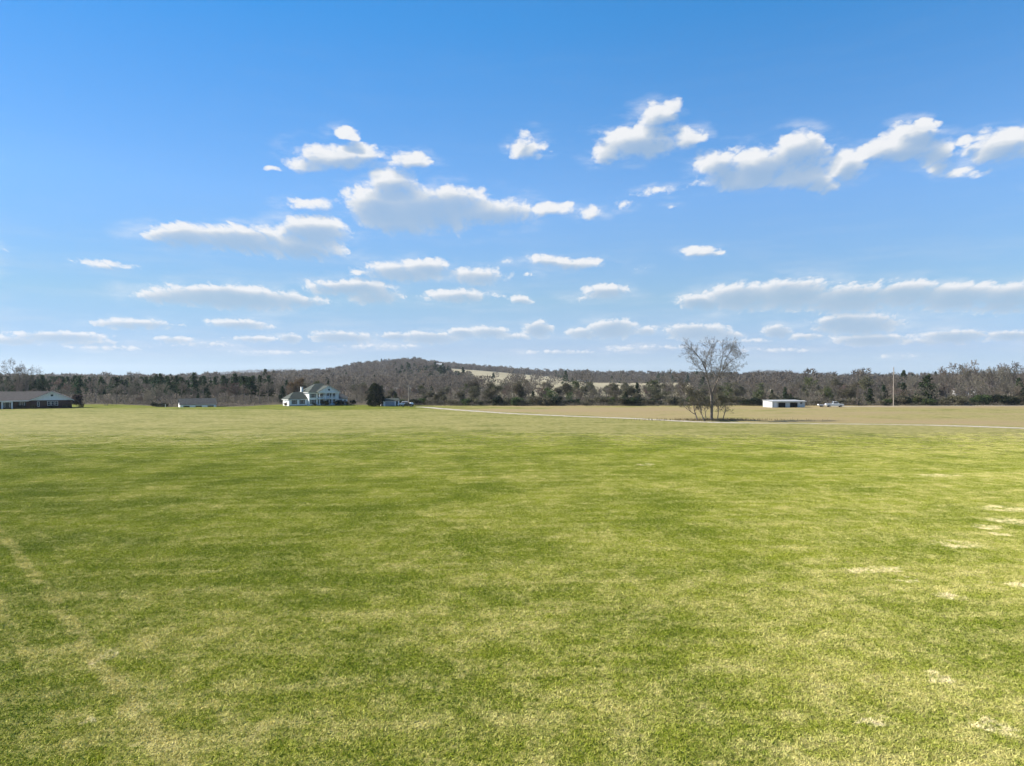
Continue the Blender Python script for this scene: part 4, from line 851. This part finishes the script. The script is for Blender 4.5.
def white_house():
    X, Y = at_dist(289.3, 262); a = radians(36)
    r = tag(empty('white_house', (X, Y, 0), a), 'white two storey farmhouse with green roof and columned front portico', 'house'); r.scale = (.95, .95, .93)
    # local frame: x along the front, y going back; garage wing 0-7.2, main block 7.2-19.6
    w = MB(); w.box(0, 7.4, .4, 7.6, 0, 2.6); w.build('garage_wall', W_WHITE, r)
    m = MB(); m.box(7.4, 19.6, -1.2, 9.0, 0, 5.3); m.build('wall', W_WHITE, r)
    MB().box(-.05, 7.4, .34, .4, 0, .3).box(7.38, 19.64, -1.26, -1.2, 0, .3).build('foundation', mat('grey foundation', (.3, .29, .28), .9), r)
    def hip(x0, x1, y0, y1, z, zr, rx0, rx1, ry, nm):
        b = MB(); e = .45; x0 -= e; x1 += e; y0 -= e; y1 += e
        b.slab([(x0, y0, z), (x1, y0, z), (rx1, ry, zr), (rx0, ry, zr)], .14); b.slab([(x1, y1, z), (x0, y1, z), (rx0, ry, zr), (rx1, ry, zr)], .14)
        b.slab([(x0, y1, z), (x0, y0, z), (rx0, ry, zr)], .14); b.slab([(x1, y0, z), (x1, y1, z), (rx1, ry, zr)], .14)
        o = b.build(nm, R_GREEN, r); MB().box(x0+.04, x1-.04, y0+.04, y0+.10, z-.30, z-.13).box(x0+.04, x0+.10, y0+.1, y1-.04, z-.30, z-.13).build('fascia', W_TRIM, o); return o
    hip(0, 7.0, .4, 7.6, 2.72, 5.5, 2.9, 6.6, 4.0, 'garage_roof')
    rf = hip(7.4, 19.6, -1.2, 9.0, 5.42, 8.9, 11.8, 14.6, 3.9, 'roof')
    ch = MB().box(6.7, 7.38, 5.6, 6.5, 2.5, 7.3).box(6.62, 7.46, 5.52, 6.58, 7.3, 7.5); ch.build('chimney', W_WHITE, r)
    # portico: four columns two storeys tall, balcony, pediment
    px0, px1, py = 10.6, 18.9, -3.4
    d = MB().box(px0, px1, py, -1.22, 0, .32); d.build('porch_floor', mat('grey porch boards', (.33, .33, .33), .8), r)
    for x in (px0+.3, px0+2.85, px1-2.85, px1-.3):
        c = MB().tube([(x, py+.3, .32), (x, py+.3, .6), (x, py+.3, 5.0)], [.24, .19, .16], 12).box(x-.3, x+.3, py+.02, py+.6, .32, .48).box(x-.27, x+.27, py+.04, py+.57, 4.95, 5.15); c.build('column', W_TRIM, r)
    MB().box(px0, px1, py+.02, -1.23, 5.16, 5.5).build('entablature', W_TRIM, r)
    bl = MB().box(px0+.05, px1-.05, py+.18, -1.23, 2.72, 2.92).build('balcony', W_TRIM, r)
    rl = MB().box(px0+.1, px1-.1, py+.25, py+.31, 3.78, 3.86).box(px0+.1, px1-.1, py+.25, py+.31, 3.02, 3.07)
    for i in range(54): x = px0+.15+i*(px1-px0-.3)/53; rl.box(x-.018, x+.018, py+.26, py+.30, 3.07, 3.78)
    rl.build('railing', W_TRIM, bl)
    ap = (px0+px1)/2
    pd = MB().prism_y([(px0+.05, 5.5), (px1-.05, 5.5), (ap, 7.75)], py+.12, py+.3); pd.build('pediment', W_GABLE, r)
    MB().slab([(px0-.45, py-.25, 5.42), (ap, py-.25, 7.95), (ap, 2.6, 7.95), (px0-.45, 1.2, 5.42)][::-1], .14).slab([(px1+.45, py-.25, 5.42), (px1+.45, 1.2, 5.42), (ap, 2.6, 7.95), (ap, py-.25, 7.95)][::-1], .14).build('portico_roof', R_GREEN, r)
    MB().slab([(px0-.45, py-.27, 5.26), (ap, py-.27, 7.79), (ap, py-.27, 7.97), (px0-.45, py-.27, 5.44)], .1).slab([(px1+.45, py-.27, 5.44), (ap, py-.27, 7.97), (ap, py-.27, 7.79), (px1+.45, py-.27, 5.26)], .1).build('bargeboard', W_TRIM, r)
    MB().disc_y(ap, py+.05, py+.12, 6.4, .38).build('gable_vent', SHUT, r)
    # openings
    for x in (2.1, 5.2): window(r, x, .4, .75, 1.05, 1.55)
    for x in (9.0,): window(r, x, -1.2, .75, 1.25, 1.6); window(r, x, -1.2, 3.3, 1.1, 1.5)
    for x in (12.1, 17.0): window(r, x, -1.2, .75, 1.15, 1.6); window(r, x, -1.2, 3.25, 1.15, 1.55)
    for nm, z in (('door', .34), ('balcony_door', 2.95)):
        x = ap-.1; dr = MB().box(x-.95, x+.95, -1.27, -1.205, z, z+2.15).build(nm, DOOR, r)
        MB().box(x-1.08, x-.96, -1.3, -1.203, z, z+2.28).box(x+.96, x+1.08, -1.3, -1.203, z, z+2.28).box(x-.96, x+.96, -1.3, -1.203, z+2.16, z+2.28).build('door_frame', W_TRIM, dr)
        MB().box(x-.75, x-.15, -1.285, -1.272, z+.9, z+1.9).box(x+.15, x+.75, -1.285, -1.272, z+.9, z+1.9).build('pane', GLASS, dr)
        MB().tube([(x+.05, -1.28, z+1.0), (x+.05, -1.36, z+1.0)], [.04, .04], 8).build('handle', DKMETAL, dr)
    # two garage doors in the lit end wall
    for y in (2.1, 5.6):
        g = MB().box(-.06, -.003, y-1.25, y+1.25, 0, 2.15)
        for i in range(4): g.box(-.075, -.06, y-1.15, y+1.15, .08+i*.52, .5+i*.52)
        g.build('garage_door', W_TRIM, r)
    # low wing set back at the right, dark roof
    MB().box(19.62, 24.4, 1.5, 7.5, 0, 2.6).build('wing_wall', W_WHITE, r)
    MB().slab([(19.62, 1.1, 2.7), (24.8, 1.1, 2.7), (24.0, 4.5, 4.5), (19.62, 4.5, 4.9)], .14).slab([(24.8, 7.9, 2.7), (19.62, 7.9, 2.7), (19.62, 4.5, 4.9), (24.0, 4.5, 4.5)], .14).slab([(24.8, 1.1, 2.7), (24.8, 7.9, 2.7), (24.0, 4.5, 4.5)], .14).build('wing_roof', R_DARK, r)
    window(r, 21.2, 1.5, .8, 1.0, 1.4); window(r, 23.4, 1.5, .8, .9, 1.4, False)
    M_ = Matrix.Rotation(a, 3, 'Z')
    for i, (lx, ly, h, wd, lab) in enumerate(((12.0, -4.4, 1.9, 1.0, 'dark rounded shrub before the left pair of portico columns'), (16.6, -4.5, 2.0, .9, 'largest dark shrub right of the pale blue front door'), (18.2, -4.4, 1.6, .85, 'dark shrub at the right corner of the portico'), (20.6, .1, 1.6, .9, 'dark shrub between the portico and the low right wing'),
                                              (22.6, .2, 1.3, .9, 'dark low shrub before the right wing windows'), (24.9, 0, 1.9, .9, 'dark shrub at the far right corner of the right wing'), (8.9, -2.0, 1.0, 1.0, 'small low dark shrub left of the portico'))):
        p = M_ @ Vector((lx, ly, 0)); plant('shrub', 'foundation_shrub', 4 if i != 6 else 2, X+p.x, Y+p.y, h, i*1.3, lab + ' of the white house' if len(lab.split()) < 11 else lab, 'shrub', None, wd, 'foliage')
    p = M_ @ Vector((-1.4, -.6, 0)); w = norm_to(bare(351, 2, stems=5, seg=[4, 3, 3, 2], jit=[.12, .2, .25, .3], up=[.03]*4, kids=[5, 5, 4], t0=[.1, .15, .15], twig_from=1), 1.5)
    w.lim += [(q_[0], q_[1], .02, .015) for q_ in w.tw[:10]]
    own_tree('red_shrub', w, X+p.x, Y+p.y, 'low reddish brown shrub at the left garage corner of the white house', 'shrub', leaf_cards(w.rg, np.array(w.tips)[::2], (.12, .12, .1), .09, 2), mat('russet leaves', (.24, .12, .075), .8, col2=(.15, .08, .05), spec=.1), M_TWIG_RED, wmin=.012, crown='foliage')
white_house()

def ranch_house():
    X, Y = at_dist(71.5, 246); a = radians(31)
    r = tag(empty('brick_house', (X, Y, 0), a), 'long low dark brick house with grey shingle roof and pale front gable', 'house')
    # local frame: right front corner of the gable wing at the origin, house runs to -x
    MB().box(-11.4, 0, .3, 9, 0, 2.75).build('gable_wing', W_BRICK, r)
    MB().box(-36, -11.42, 1.8, 10.5, 0, 2.75).build('wall', W_BRICK, r)
    MB().prism_y([(-11.8, 2.76), (.35, 2.76), (-5.7, 5.45)], .32, .45).build('gable', W_GABLE, r)
    MB().box(-6.05, -5.35, .24, .318, 4.1, 4.7).build('gable_vent', SHUT, r)
    MB().slab([(-5.7, -.25, 5.66), (-12.25, -.25, 2.72), (-12.25, 9.4, 2.72), (-5.7, 9.4, 5.66)], .15).slab([(.75, -.25, 2.72), (-5.7, -.25, 5.66), (-5.7, 9.4, 5.66), (.75, 9.4, 2.72)], .15).build('wing_roof', R_GREY, r)
    MB().slab([(-12.25, -.28, 2.56), (-5.7, -.28, 5.5), (-5.7, -.28, 5.68), (-12.25, -.28, 2.74)], .08).slab([(.75, -.28, 2.74), (-5.7, -.28, 5.68), (-5.7, -.28, 5.5), (.75, -.28, 2.56)], .08).build('bargeboard', W_TRIM, r)
    rf = MB().slab([(-36.5, .7, 2.70), (-9.0, .7, 2.70), (-6.0, 6.1, 5.75), (-36.5, 6.1, 5.75)], .15).slab([(-6.0, 6.1, 5.75), (-9.0, 11.2, 2.72), (-36.5, 11.2, 2.72), (-36.5, 6.1, 5.75)], .15).build('roof', R_GREY, r)
    MB().box(-36.5, -12.3, .62, .69, 2.48, 2.68).build('gutter', W_TRIM, rf)
    MB().box(-24.3, -23.3, 7.2, 8.2, 4.6, 6.6).build('chimney', W_BRICK, rf)
    MB().tube([(-15, 7.5, 5.0), (-15, 7.5, 5.75)], [.07, .07], 8).build('vent_pipe', DKMETAL, rf)
    # group of three narrow white windows in the gable wing
    for x in (-6.6, -5.5, -4.4): window(r, x, .3, 1.0, .72, 1.35, False, 1, 2)
    window(r, -9.6, .3, .75, .5, 1.5, False, 1, 2)
    # white framed entry bay and windows along the shaded front
    e = MB().box(-19.9, -19.55, .9, 1.79, 0, 2.45).box(-17.15, -16.8, .9, 1.79, 0, 2.45).box(-19.9, -16.8, .9, 1.79, 2.2, 2.5).build('entry_surround', W_TRIM, r)
    d = MB().box(-18.85, -17.85, 1.72, 1.785, .1, 2.15).build('door', SHUT, r); MB().tube([(-18.0, 1.70, 1.1), (-18.0, 1.64, 1.1)], [.04, .04], 8).build('handle', PORCELAIN, d)
    window(r, -19.2, 1.8, .6, .4, 1.5, False, 1, 3); window(r, -17.5, 1.8, .6, .4, 1.5, False, 1, 3)
    for x in (-14.2, -22.6, -25.6, -29.0, -33.0): window(r, x, 1.8, .95, 1.15, 1.25)
    M_ = Matrix.Rotation(a, 3, 'Z')
    labs = ('dark clipped shrub under the three gable windows', 'dark shrub at the left edge of the gable wing', 'dark shrub right of the white entry bay', 'dark shrub left of the white entry bay', 'dark low shrub under the second window left of the entry', 'dark low shrub at the left edge of view by the brick wall', 'dark shrub against the right end of the gable front')
    for i, (lx, ly, h, wd) in enumerate(((-5.3, -.5, 1.0, 1.9), (-11.0, -.6, 1.3, 1.3), (-14.6, 1.0, 1.1, 1.6), (-21.6, 1.0, 1.1, 1.5), (-25.6, 1.0, 1.0, 1.6), (-29.6, 1.0, 1.0, 1.6), (-1.6, -.5, 1.2, 1.5))):
        p = M_ @ Vector((lx, ly, 0)); plant('shrub', 'foundation_shrub', 4, X+p.x, Y+p.y, h, i*1.7, labs[i], 'shrub', None, wd, 'foliage')
    p = M_ @ Vector((2.0, 1.5, 0)); w = norm_to(bare(361, 4, stems=4, kids=[8, 6, 4, 3], t0=[.1, .2, .2, .15]), 4.3)
    own_tree('reddish_tree', w, X+p.x, Y+p.y, 'small dark reddish tree at the right end of the brick house', 'tree', leaf_cards(w.rg, np.array(w.tips), (.25, .25, .25), .13, 4), mat('dark red leaves', (.075, .038, .034), .8, col2=(.035, .02, .02), scale=.6, spec=.1), wmin=.02)
ranch_house()

def gable_shed(name, X, Y, rz, L, D, wall, ridge, m_wall, m_roof, label, cat, base=0.0):
    r = tag(empty(name, (X, Y, base), rz), label, cat)
    MB().box(0, L, 0, D, 0, wall).build('wall', m_wall, r)
    for x0, x1 in ((0, .1), (L-.1, L)): pass
    g = MB()
    for x0, x1 in ((.002, .12), (L-.12, L-.002)):
        g.add([(x0, 0, wall), (x0, D, wall), (x0, D/2, ridge), (x1, 0, wall), (x1, D, wall), (x1, D/2, ridge)], [(0, 1, 2), (5, 4, 3), (0, 3, 4, 1), (1, 4, 5, 2), (2, 5, 3, 0)])
    g.build('gable', m_wall, r)
    e = .3; sl = (ridge-wall)/(D/2)
    MB().slab([(-e, -e, wall-e*sl+.12), (L+e, -e, wall-e*sl+.12), (L+e, D/2, ridge+.12), (-e, D/2, ridge+.12)], .1).slab([(L+e, D+e, wall-e*sl+.12), (-e, D+e, wall-e*sl+.12), (-e, D/2, ridge+.12), (L+e, D/2, ridge+.12)], .1).build('roof', m_roof, r)
    return r
def sheds():
    X, Y = at_dist(180, 266); a = radians(30)
    r = gable_shed('grey_barn', X, Y, a, 12.6, 7.0, 1.9, 4.0, W_WHITE, R_DARK, 'long low barn with a grey roof and white end wall near the left wood', 'barn', hz(X+6, Y+4))
    for x in (2.2, 6.4, 10.6):
        d = MB().box(x-1.1, x+1.1, -.05, -.003, 0, 1.45).build('door', DIM, r); MB().box(x-1.2, x-1.1, -.07, -.003, 0, 1.55).box(x+1.1, x+1.2, -.07, -.003, 0, 1.55).box(x-1.1, x+1.1, -.07, -.003, 1.45, 1.55).build('door_frame', W_TRIM, d)
    X, Y = at_dist(383.3, 262); a = radians(24)
    r = gable_shed('green_roofed_shed', X, Y, a, 6.0, 4.4, 1.95, 2.75, W_WHITE, R_GREEN, 'small white shed with dark green roof right of the dark evergreen', 'shed')
    d = MB().box(.7, 4.2, -.06, -.003, 0, 1.75).build('door', mat('grey roller door', (.33, .34, .36), .6, col2=(.27, .28, .3), scale=2, stretch=(.3, 1, 9)), r); MB().box(.6, .7, -.08, -.003, 0, 1.85).box(4.2, 4.3, -.08, -.003, 0, 1.85).box(.7, 4.2, -.08, -.003, 1.75, 1.85).build('door_frame', W_TRIM, d)
    MB().box(4.75, 5.55, -.05, -.003, .05, 1.8).build('side_door', SHUT, r)
    # open-fronted metal shed at the right
    X, Y = at_dist(772.3, 249); a = radians(9); L, D, H0, H1 = 12.4, 6.5, 2.15, 2.4
    r = tag(empty('metal_shed', (X, Y, 0), a), 'pale metal shed with flat roof and two dark open bays', 'shed')
    w = MB().add([(0, 0, 0), (0, D, 0), (0, D, H1), (0, 0, H0), (.08, 0, 0), (.08, D, 0), (.08, D, H1), (.08, 0, H0)], [(0, 1, 2, 3), (7, 6, 5, 4), (0, 4, 5, 1), (1, 5, 6, 2), (2, 6, 7, 3), (3, 7, 4, 0)])
    w.box(L-.08, L, 0, D, 0, H1).box(.09, L-.09, D-.08, D, 0, H1)
    for x0, x1, z0 in ((.09, 2.3, 0), (5.0, 6.7, 0), (9.6, L-.09, 0), (2.31, 4.99, 1.7), (6.71, 9.59, 1.7)): w.box(x0, x1, 0, .08, z0, H0-.03)
    for i in range(8): y = .45+i*.8; w.box(-.035, -.001, y, y+.12, 0, H1-.02)
    w.build('wall', STEEL, r)
    MB().slab([(-.25, -.45, H0+.12), (L+.25, -.45, H0+.12), (L+.25, D+.2, H1+.12), (-.25, D+.2, H1+.12)], .1).build('roof', STEEL_ROOF, r)
    MB().box(-.25, L+.25, -.53, -.455, H0-.1, H0+.14).build('fascia', W_TRIM, r)
    MB().box(2.4, 9.5, 1.6, 1.7, 0, 1.8).build('back_partition', DIM, r)
    MB().box(.7, 1.65, -.05, -.003, .05, 1.95).build('door', W_GABLE, r)
    window(r, 11.0, 0, 1.1, .9, .75, False)
sheds()

RUBBER = mat('tyre rubber', (.025, .025, .026), .85, var=.1); RIM = mat('wheel rim', (.45, .45, .46), .3, var=.05, metal=.8)
LAMP = mat('lamp glass', (.75, .76, .78), .1, var=.02, spec=.6); TAIL = mat('tail lamp', (.35, .02, .02), .25, var=.05, spec=.6)
def car(name, X, Y, rz, body_c, label, cat, kind):
    m_body = mat(name + ' paint', body_c, .25, var=.02, spec=.6); r = tag(empty(name, (X, Y, hz(X, Y)), rz), label, cat)
    if kind == 'pickup': r.scale = (1.08, 1.05, 1.08)
    if kind == 'pickup':
        L, W = 5.6, 1.95; wheels = (1.0, 4.55)
        low = [(0, .45), (.05, .95), (.15, 1.02), (1.45, 1.12), (3.45, 1.15), (3.5, 1.15), (5.5, 1.15), (5.58, 1.1), (5.58, .5)]
        cab = [(1.35, 1.1), (2.15, 1.78), (3.25, 1.82), (3.5, 1.13)]
    elif kind == 'sedan':
        L, W = 4.7, 1.8; wheels = (.85, 3.75)
        low = [(0, .40), (.04, .72), (.3, .80), (1.3, .92), (3.6, .96), (4.6, .92), (4.7, .75), (4.68, .42)]
        cab = [(1.1, .9), (1.85, 1.4), (3.0, 1.43), (3.95, .94)]
    else:
        L, W = 4.4, 1.82; wheels = (.85, 3.5)
        low = [(0, .42), (.04, .80), (.3, .9), (1.05, 1.0), (4.2, 1.05), (4.36, .95), (4.38, .45)]
        cab = [(.95, .98), (1.7, 1.6), (3.7, 1.64), (4.28, 1.03)]
    # wheel arches cut into the lower outline
    prof = list(low)
    for cx in reversed(wheels): prof += [(cx + .42*cos(t), max(.40, .33+.42*sin(t))) for t in np.linspace(.2, pi-.2, 9)]
    b = MB().prism_y(prof, -W/2, W/2); body = b.build('body', m_body, r, .05)
    ci = W/2-.12; MB().prism_y(cab, -ci, ci).build('cabin', m_body, r, .06)
    zc = lambda p, q, t: (p[0]+(q[0]-p[0])*t, p[1]+(q[1]-p[1])*t)
    c0, c1, c2, c3 = cab; side = [zc(c0, c1, .2), zc(c0, c1, .88), zc(c3, c2, .88), zc(c3, c2, .2)]; side = [(x + (.16 if i < 2 else -.12), z) for i, (x, z) in enumerate(side)]
    for s_ in (-1, 1): MB().prism_y(side, s_*ci-.012, s_*ci+.012).build('window', GLASS, r)
    for (p, q, sx, nm) in ((c0, c1, -.012, 'windscreen'), (c3, c2, .012, 'rear_window')):
        a_, b_ = zc(p, q, .12), zc(p, q, .9); MB().slab([(a_[0]+sx, -ci+.1, a_[1]), (a_[0]+sx, ci-.1, a_[1]), (b_[0]+sx, ci-.14, b_[1]), (b_[0]+sx, -ci+.14, b_[1])], .01).build(nm, GLASS, r)
    for cx in wheels:
        for s_ in (-1, 1):
            wo = MB().disc_y(cx, s_*(W/2-.22), s_*(W/2-.005), .34, .34).build('wheel', RUBBER, r, .03); MB().disc_y(cx, s_*(W/2-.03), s_*(W/2+.012), .34, .20).build('rim', RIM, wo)
    for s_ in (-1, 1):
        z = low[1][1]-.12; MB().box(-.015, .06, s_*(W/2-.35)-.17, s_*(W/2-.35)+.17, z-.09, z+.06).build('headlight', LAMP, r); MB().box(L-.09, L+.012, s_*(W/2-.14)-.08, s_*(W/2-.14)+.08, z-.1, z+.1).build('tail_light', TAIL, r)
        MB().box(c0[0]+.25, c0[0]+.42, s_*(W/2+.08)-.09, s_*(W/2+.08)+.09, c0[1]+.03, c0[1]+.17).build('mirror', m_body, r)
    MB().box(-.05, .03, -W/2+.05, W/2-.05, .40, .55).build('bumper', DKMETAL if kind != 'sedan' else m_body, r)
    if kind == 'pickup': MB().box(3.62, 5.45, -W/2+.1, W/2-.1, 1.155, 1.165).build('load_bed', DKMETAL, r)
    return r
def vehicles():
    X, Y = at_dist(843.5, 253); car('pickup_truck', X, Y, radians(180-10), (.62, .63, .63), 'white pickup truck parked at the wood edge right of the metal shed', 'pickup truck', 'pickup')
    X, Y = at_dist(827.4, 254.5); r = tag(empty('flat_trailer', (X, Y, hz(X, Y)), radians(172)), 'low pale flatbed trailer hitched behind the white pickup', 'trailer')
    MB().box(.6, 3.2, -.95, .95, .62, .74).box(.6, .66, -.95, .95, .74, 1.0).box(3.14, 3.2, -.95, .95, .74, 1.0).build('bed', W_GABLE, r); MB().tube([(.6, 0, .6), (-.5, 0, .55)], [.05, .05], 8).build('drawbar', DKMETAL, r)
    for s_ in (-1, 1):
        wo = MB().disc_y(2.0, s_*.97, s_*1.15, .33, .33).build('wheel', RUBBER, r); MB().disc_y(2.0, s_*1.15, s_*1.17, .33, .18).build('rim', RIM, wo)
    X, Y = at_dist(397.5, 262); car('parked_car', X, Y, radians(14), (.72, .74, .75), 'white hatchback parked beside the green roofed shed', 'car', 'hatch')
    X, Y = at_dist(400.6, 255); car('parked_car', X, Y, radians(8), (.018, .02, .024), 'black sedan parked in front of the white hatchback', 'car', 'sedan')
    # white tank on legs by the pole
    X, Y = at_dist(411.2, 259); r = tag(empty('gas_tank', (X, Y, 0), radians(70)), 'small white gas tank on short legs beside the pale pole', 'tank')
    t = MB().tube([(-1.0, 0, .95), (-.93, 0, .95), (-.75, 0, .95), (.75, 0, .95), (.93, 0, .95), (1.0, 0, .95)], [.05, .36, .5, .5, .36, .05], 16).build('tank', W_TRIM, r); MB().tube([(0, 0, 1.43), (0, 0, 1.62)], [.18, .16], 10).build('valve_cover', DKMETAL, t)
    for x in (-.6, .6): MB().box(x-.06, x+.06, -.3, .3, 0, .6).build('leg', DKMETAL, r)
vehicles()

def pole(name, px, d, H, m, label, arm, extras=True):
    X, Y = at_dist(px, d); r = tag(empty(name, (X, Y, hz(X, Y)), radians(8)), label, 'utility pole')
    MB().tube([(0, 0, -.3), (0, 0, H*.5), (.03, 0, H)], [.19, .165, .13], 10).build('post', m, r)
    if arm:
        a = MB().box(-1.1, 1.1, -.17, -.06, H-.75, H-.62).build('crossarm', m, r)
        for x in (-1.0, -.45, .45, 1.0): MB().tube([(x, -.115, H-.62), (x, -.115, H-.5), (x, -.115, H-.42)], [.03, .06, .045], 8).build('insulator', PORCELAIN, a)
    if extras:
        t = MB().tube([(.34, -.1, H-2.6), (.34, -.1, H-2.5), (.34, -.1, H-1.75), (.34, -.1, H-1.65)], [.2, .25, .25, .2], 12).build('transformer', mat('grey transformer', (.33, .34, .35), .5, var=.05), r); MB().tube([(.34, -.1, H-1.66), (.34, -.1, H-1.4)], [.05, .03], 8).build('bushing', PORCELAIN, t)
        MB().tube([(.02, 0, H-.05), (.02, 0, H+.35)], [.05, .035], 8).build('cap_insulator', PORCELAIN, r)
pole('utility_pole', 893.6, 262, 14.3, WOOD, 'tall pale wooden power pole carrying a small transformer at the right wood edge', False)
pole('utility_pole', 408.6, 261, 7.9, WOOD, 'pale power pole beside the parked cars right of the white house', True, False)
pole('utility_pole', 857.5, 266, 7.4, WOOD_D, 'thin dark weathered pole right of the white pickup', False, False)
def marker():
    X, Y = at_dist(165.3, 254); r = tag(empty('marker_post', (X, Y, hz(X, Y))), 'short white marker post at the field edge left of the grey barn', 'post')
    MB().tube([(0, 0, -.2), (0, 0, .95)], [.09, .085], 10).build('post', W_TRIM, r); MB().tube([(0, 0, .95), (0, 0, 1.02), (0, 0, 1.1)], [.11, .11, .03], 10).build('cap', WOOD, r)
marker()

def far_house(px, d, w_, dpt, eave, ridge, m_wall, m_roof, label, rz=0.0, cat='house', wins=3, porch=False, chim=False):
    X, Y = at_dist(px, d); z = min(hz(X-w_/2, Y), hz(X+w_/2, Y), hz(X, Y)); r = gable_shed('distant_house' if cat == 'house' else 'distant_barn', X-w_/2*cos(rz), Y-w_/2*sin(rz), rz, w_, dpt, eave, ridge, m_wall, m_roof, label, cat, z)
    for i in range(wins): window(r, w_*(i+.7)/(wins+.4), 0, eave*.32, 1.2, eave*.4, False)
    d_ = MB().box(w_*.5-.6, w_*.5+.6, -.05, -.003, .05, 2.1).build('door', SHUT, r)
    if chim: MB().box(w_*.3-.5, w_*.3+.5, dpt/2-.4, dpt/2+.4, ridge-.4, ridge+1.2).build('chimney', W_BRICK, r)
def far_houses():
    far_house(438, 1405, 22, 12, 6.2, 9.5, W_WHITE, STEEL_ROOF, 'large white house on the crest of the hill above the pasture', .25, wins=4, chim=True)
    far_house(429, 1395, 10, 8, 3.4, 5.6, W_WHITE, STEEL_ROOF, 'smaller white outbuilding left of the hilltop house', .2, 'outbuilding', 2)
    far_house(584, 1090, 18, 9, 3.6, 6.2, W_WHITE, STEEL_ROOF, 'pale blue roofed house on the meadow slope beyond the low trees', .15, wins=3)
    far_house(438, 640, 7, 6, 2.9, 4.8, W_WHITE, STEEL_ROOF, 'tiny white cottage among dark pines below the hill', -.2, wins=2)
    far_house(389.5, 470, 9.5, 6, 2.7, 4.0, STEEL, STEEL_ROOF, 'low pale shed roof seen through trees above the green roofed shed', .2, 'shed', 2)
    far_house(415, 500, 9.5, 6, 2.7, 3.9, STEEL, STEEL_ROOF, 'low pale shed roof in the wood right of the pale pole', .1, 'shed', 2)
    far_house(841, 620, 12, 8, 3.4, 5.8, W_WHITE, STEEL_ROOF, 'white walled house half hidden in the wood above the white pickup', -.2, wins=3)
    far_house(962, 415, 7, 6, 3.4, 5.4, W_WHITE, R_GREY, 'white house glimpsed through bare trees, left of two at the right', -.3, wins=2)
    far_house(980, 420, 6, 6, 3.6, 5.6, W_WHITE, R_GREY, 'white house glimpsed through bare trees, right of two at the right', -.3, wins=2)
far_houses()
# ------------------------------------------------------------------ the air between here and the hills
def haze():
    o = MB().box(-8000, 8000, -60, 9000, -1.2, 175).build('haze', bpy.data.materials.new('haze')); m = o.data.materials[0]; m.use_nodes = True; k = NT(m.node_tree); k.n.clear()
    v = k.new('ShaderNodeVolumePrincipled'); v.inputs['Color'].default_value = (.78, .86, .96, 1); v.inputs['Density'].default_value = HAZE; v.inputs['Anisotropy'].default_value = .2
    out = k.new('ShaderNodeOutputMaterial'); k.l.new(v.outputs[0], out.inputs['Volume']); tag(o, kind='stuff')
HAZE = .6e-4
haze()
# ------------------------------------------------------------------ render settings
sc.cycles.use_adaptive_sampling = True; sc.cycles.adaptive_threshold = .02; sc.cycles.use_denoising = True
sc.cycles.max_bounces = 5; sc.cycles.diffuse_bounces = 3; sc.cycles.glossy_bounces = 2; sc.cycles.transmission_bounces = 3; sc.cycles.transparent_max_bounces = 8; sc.cycles.volume_bounces = 1
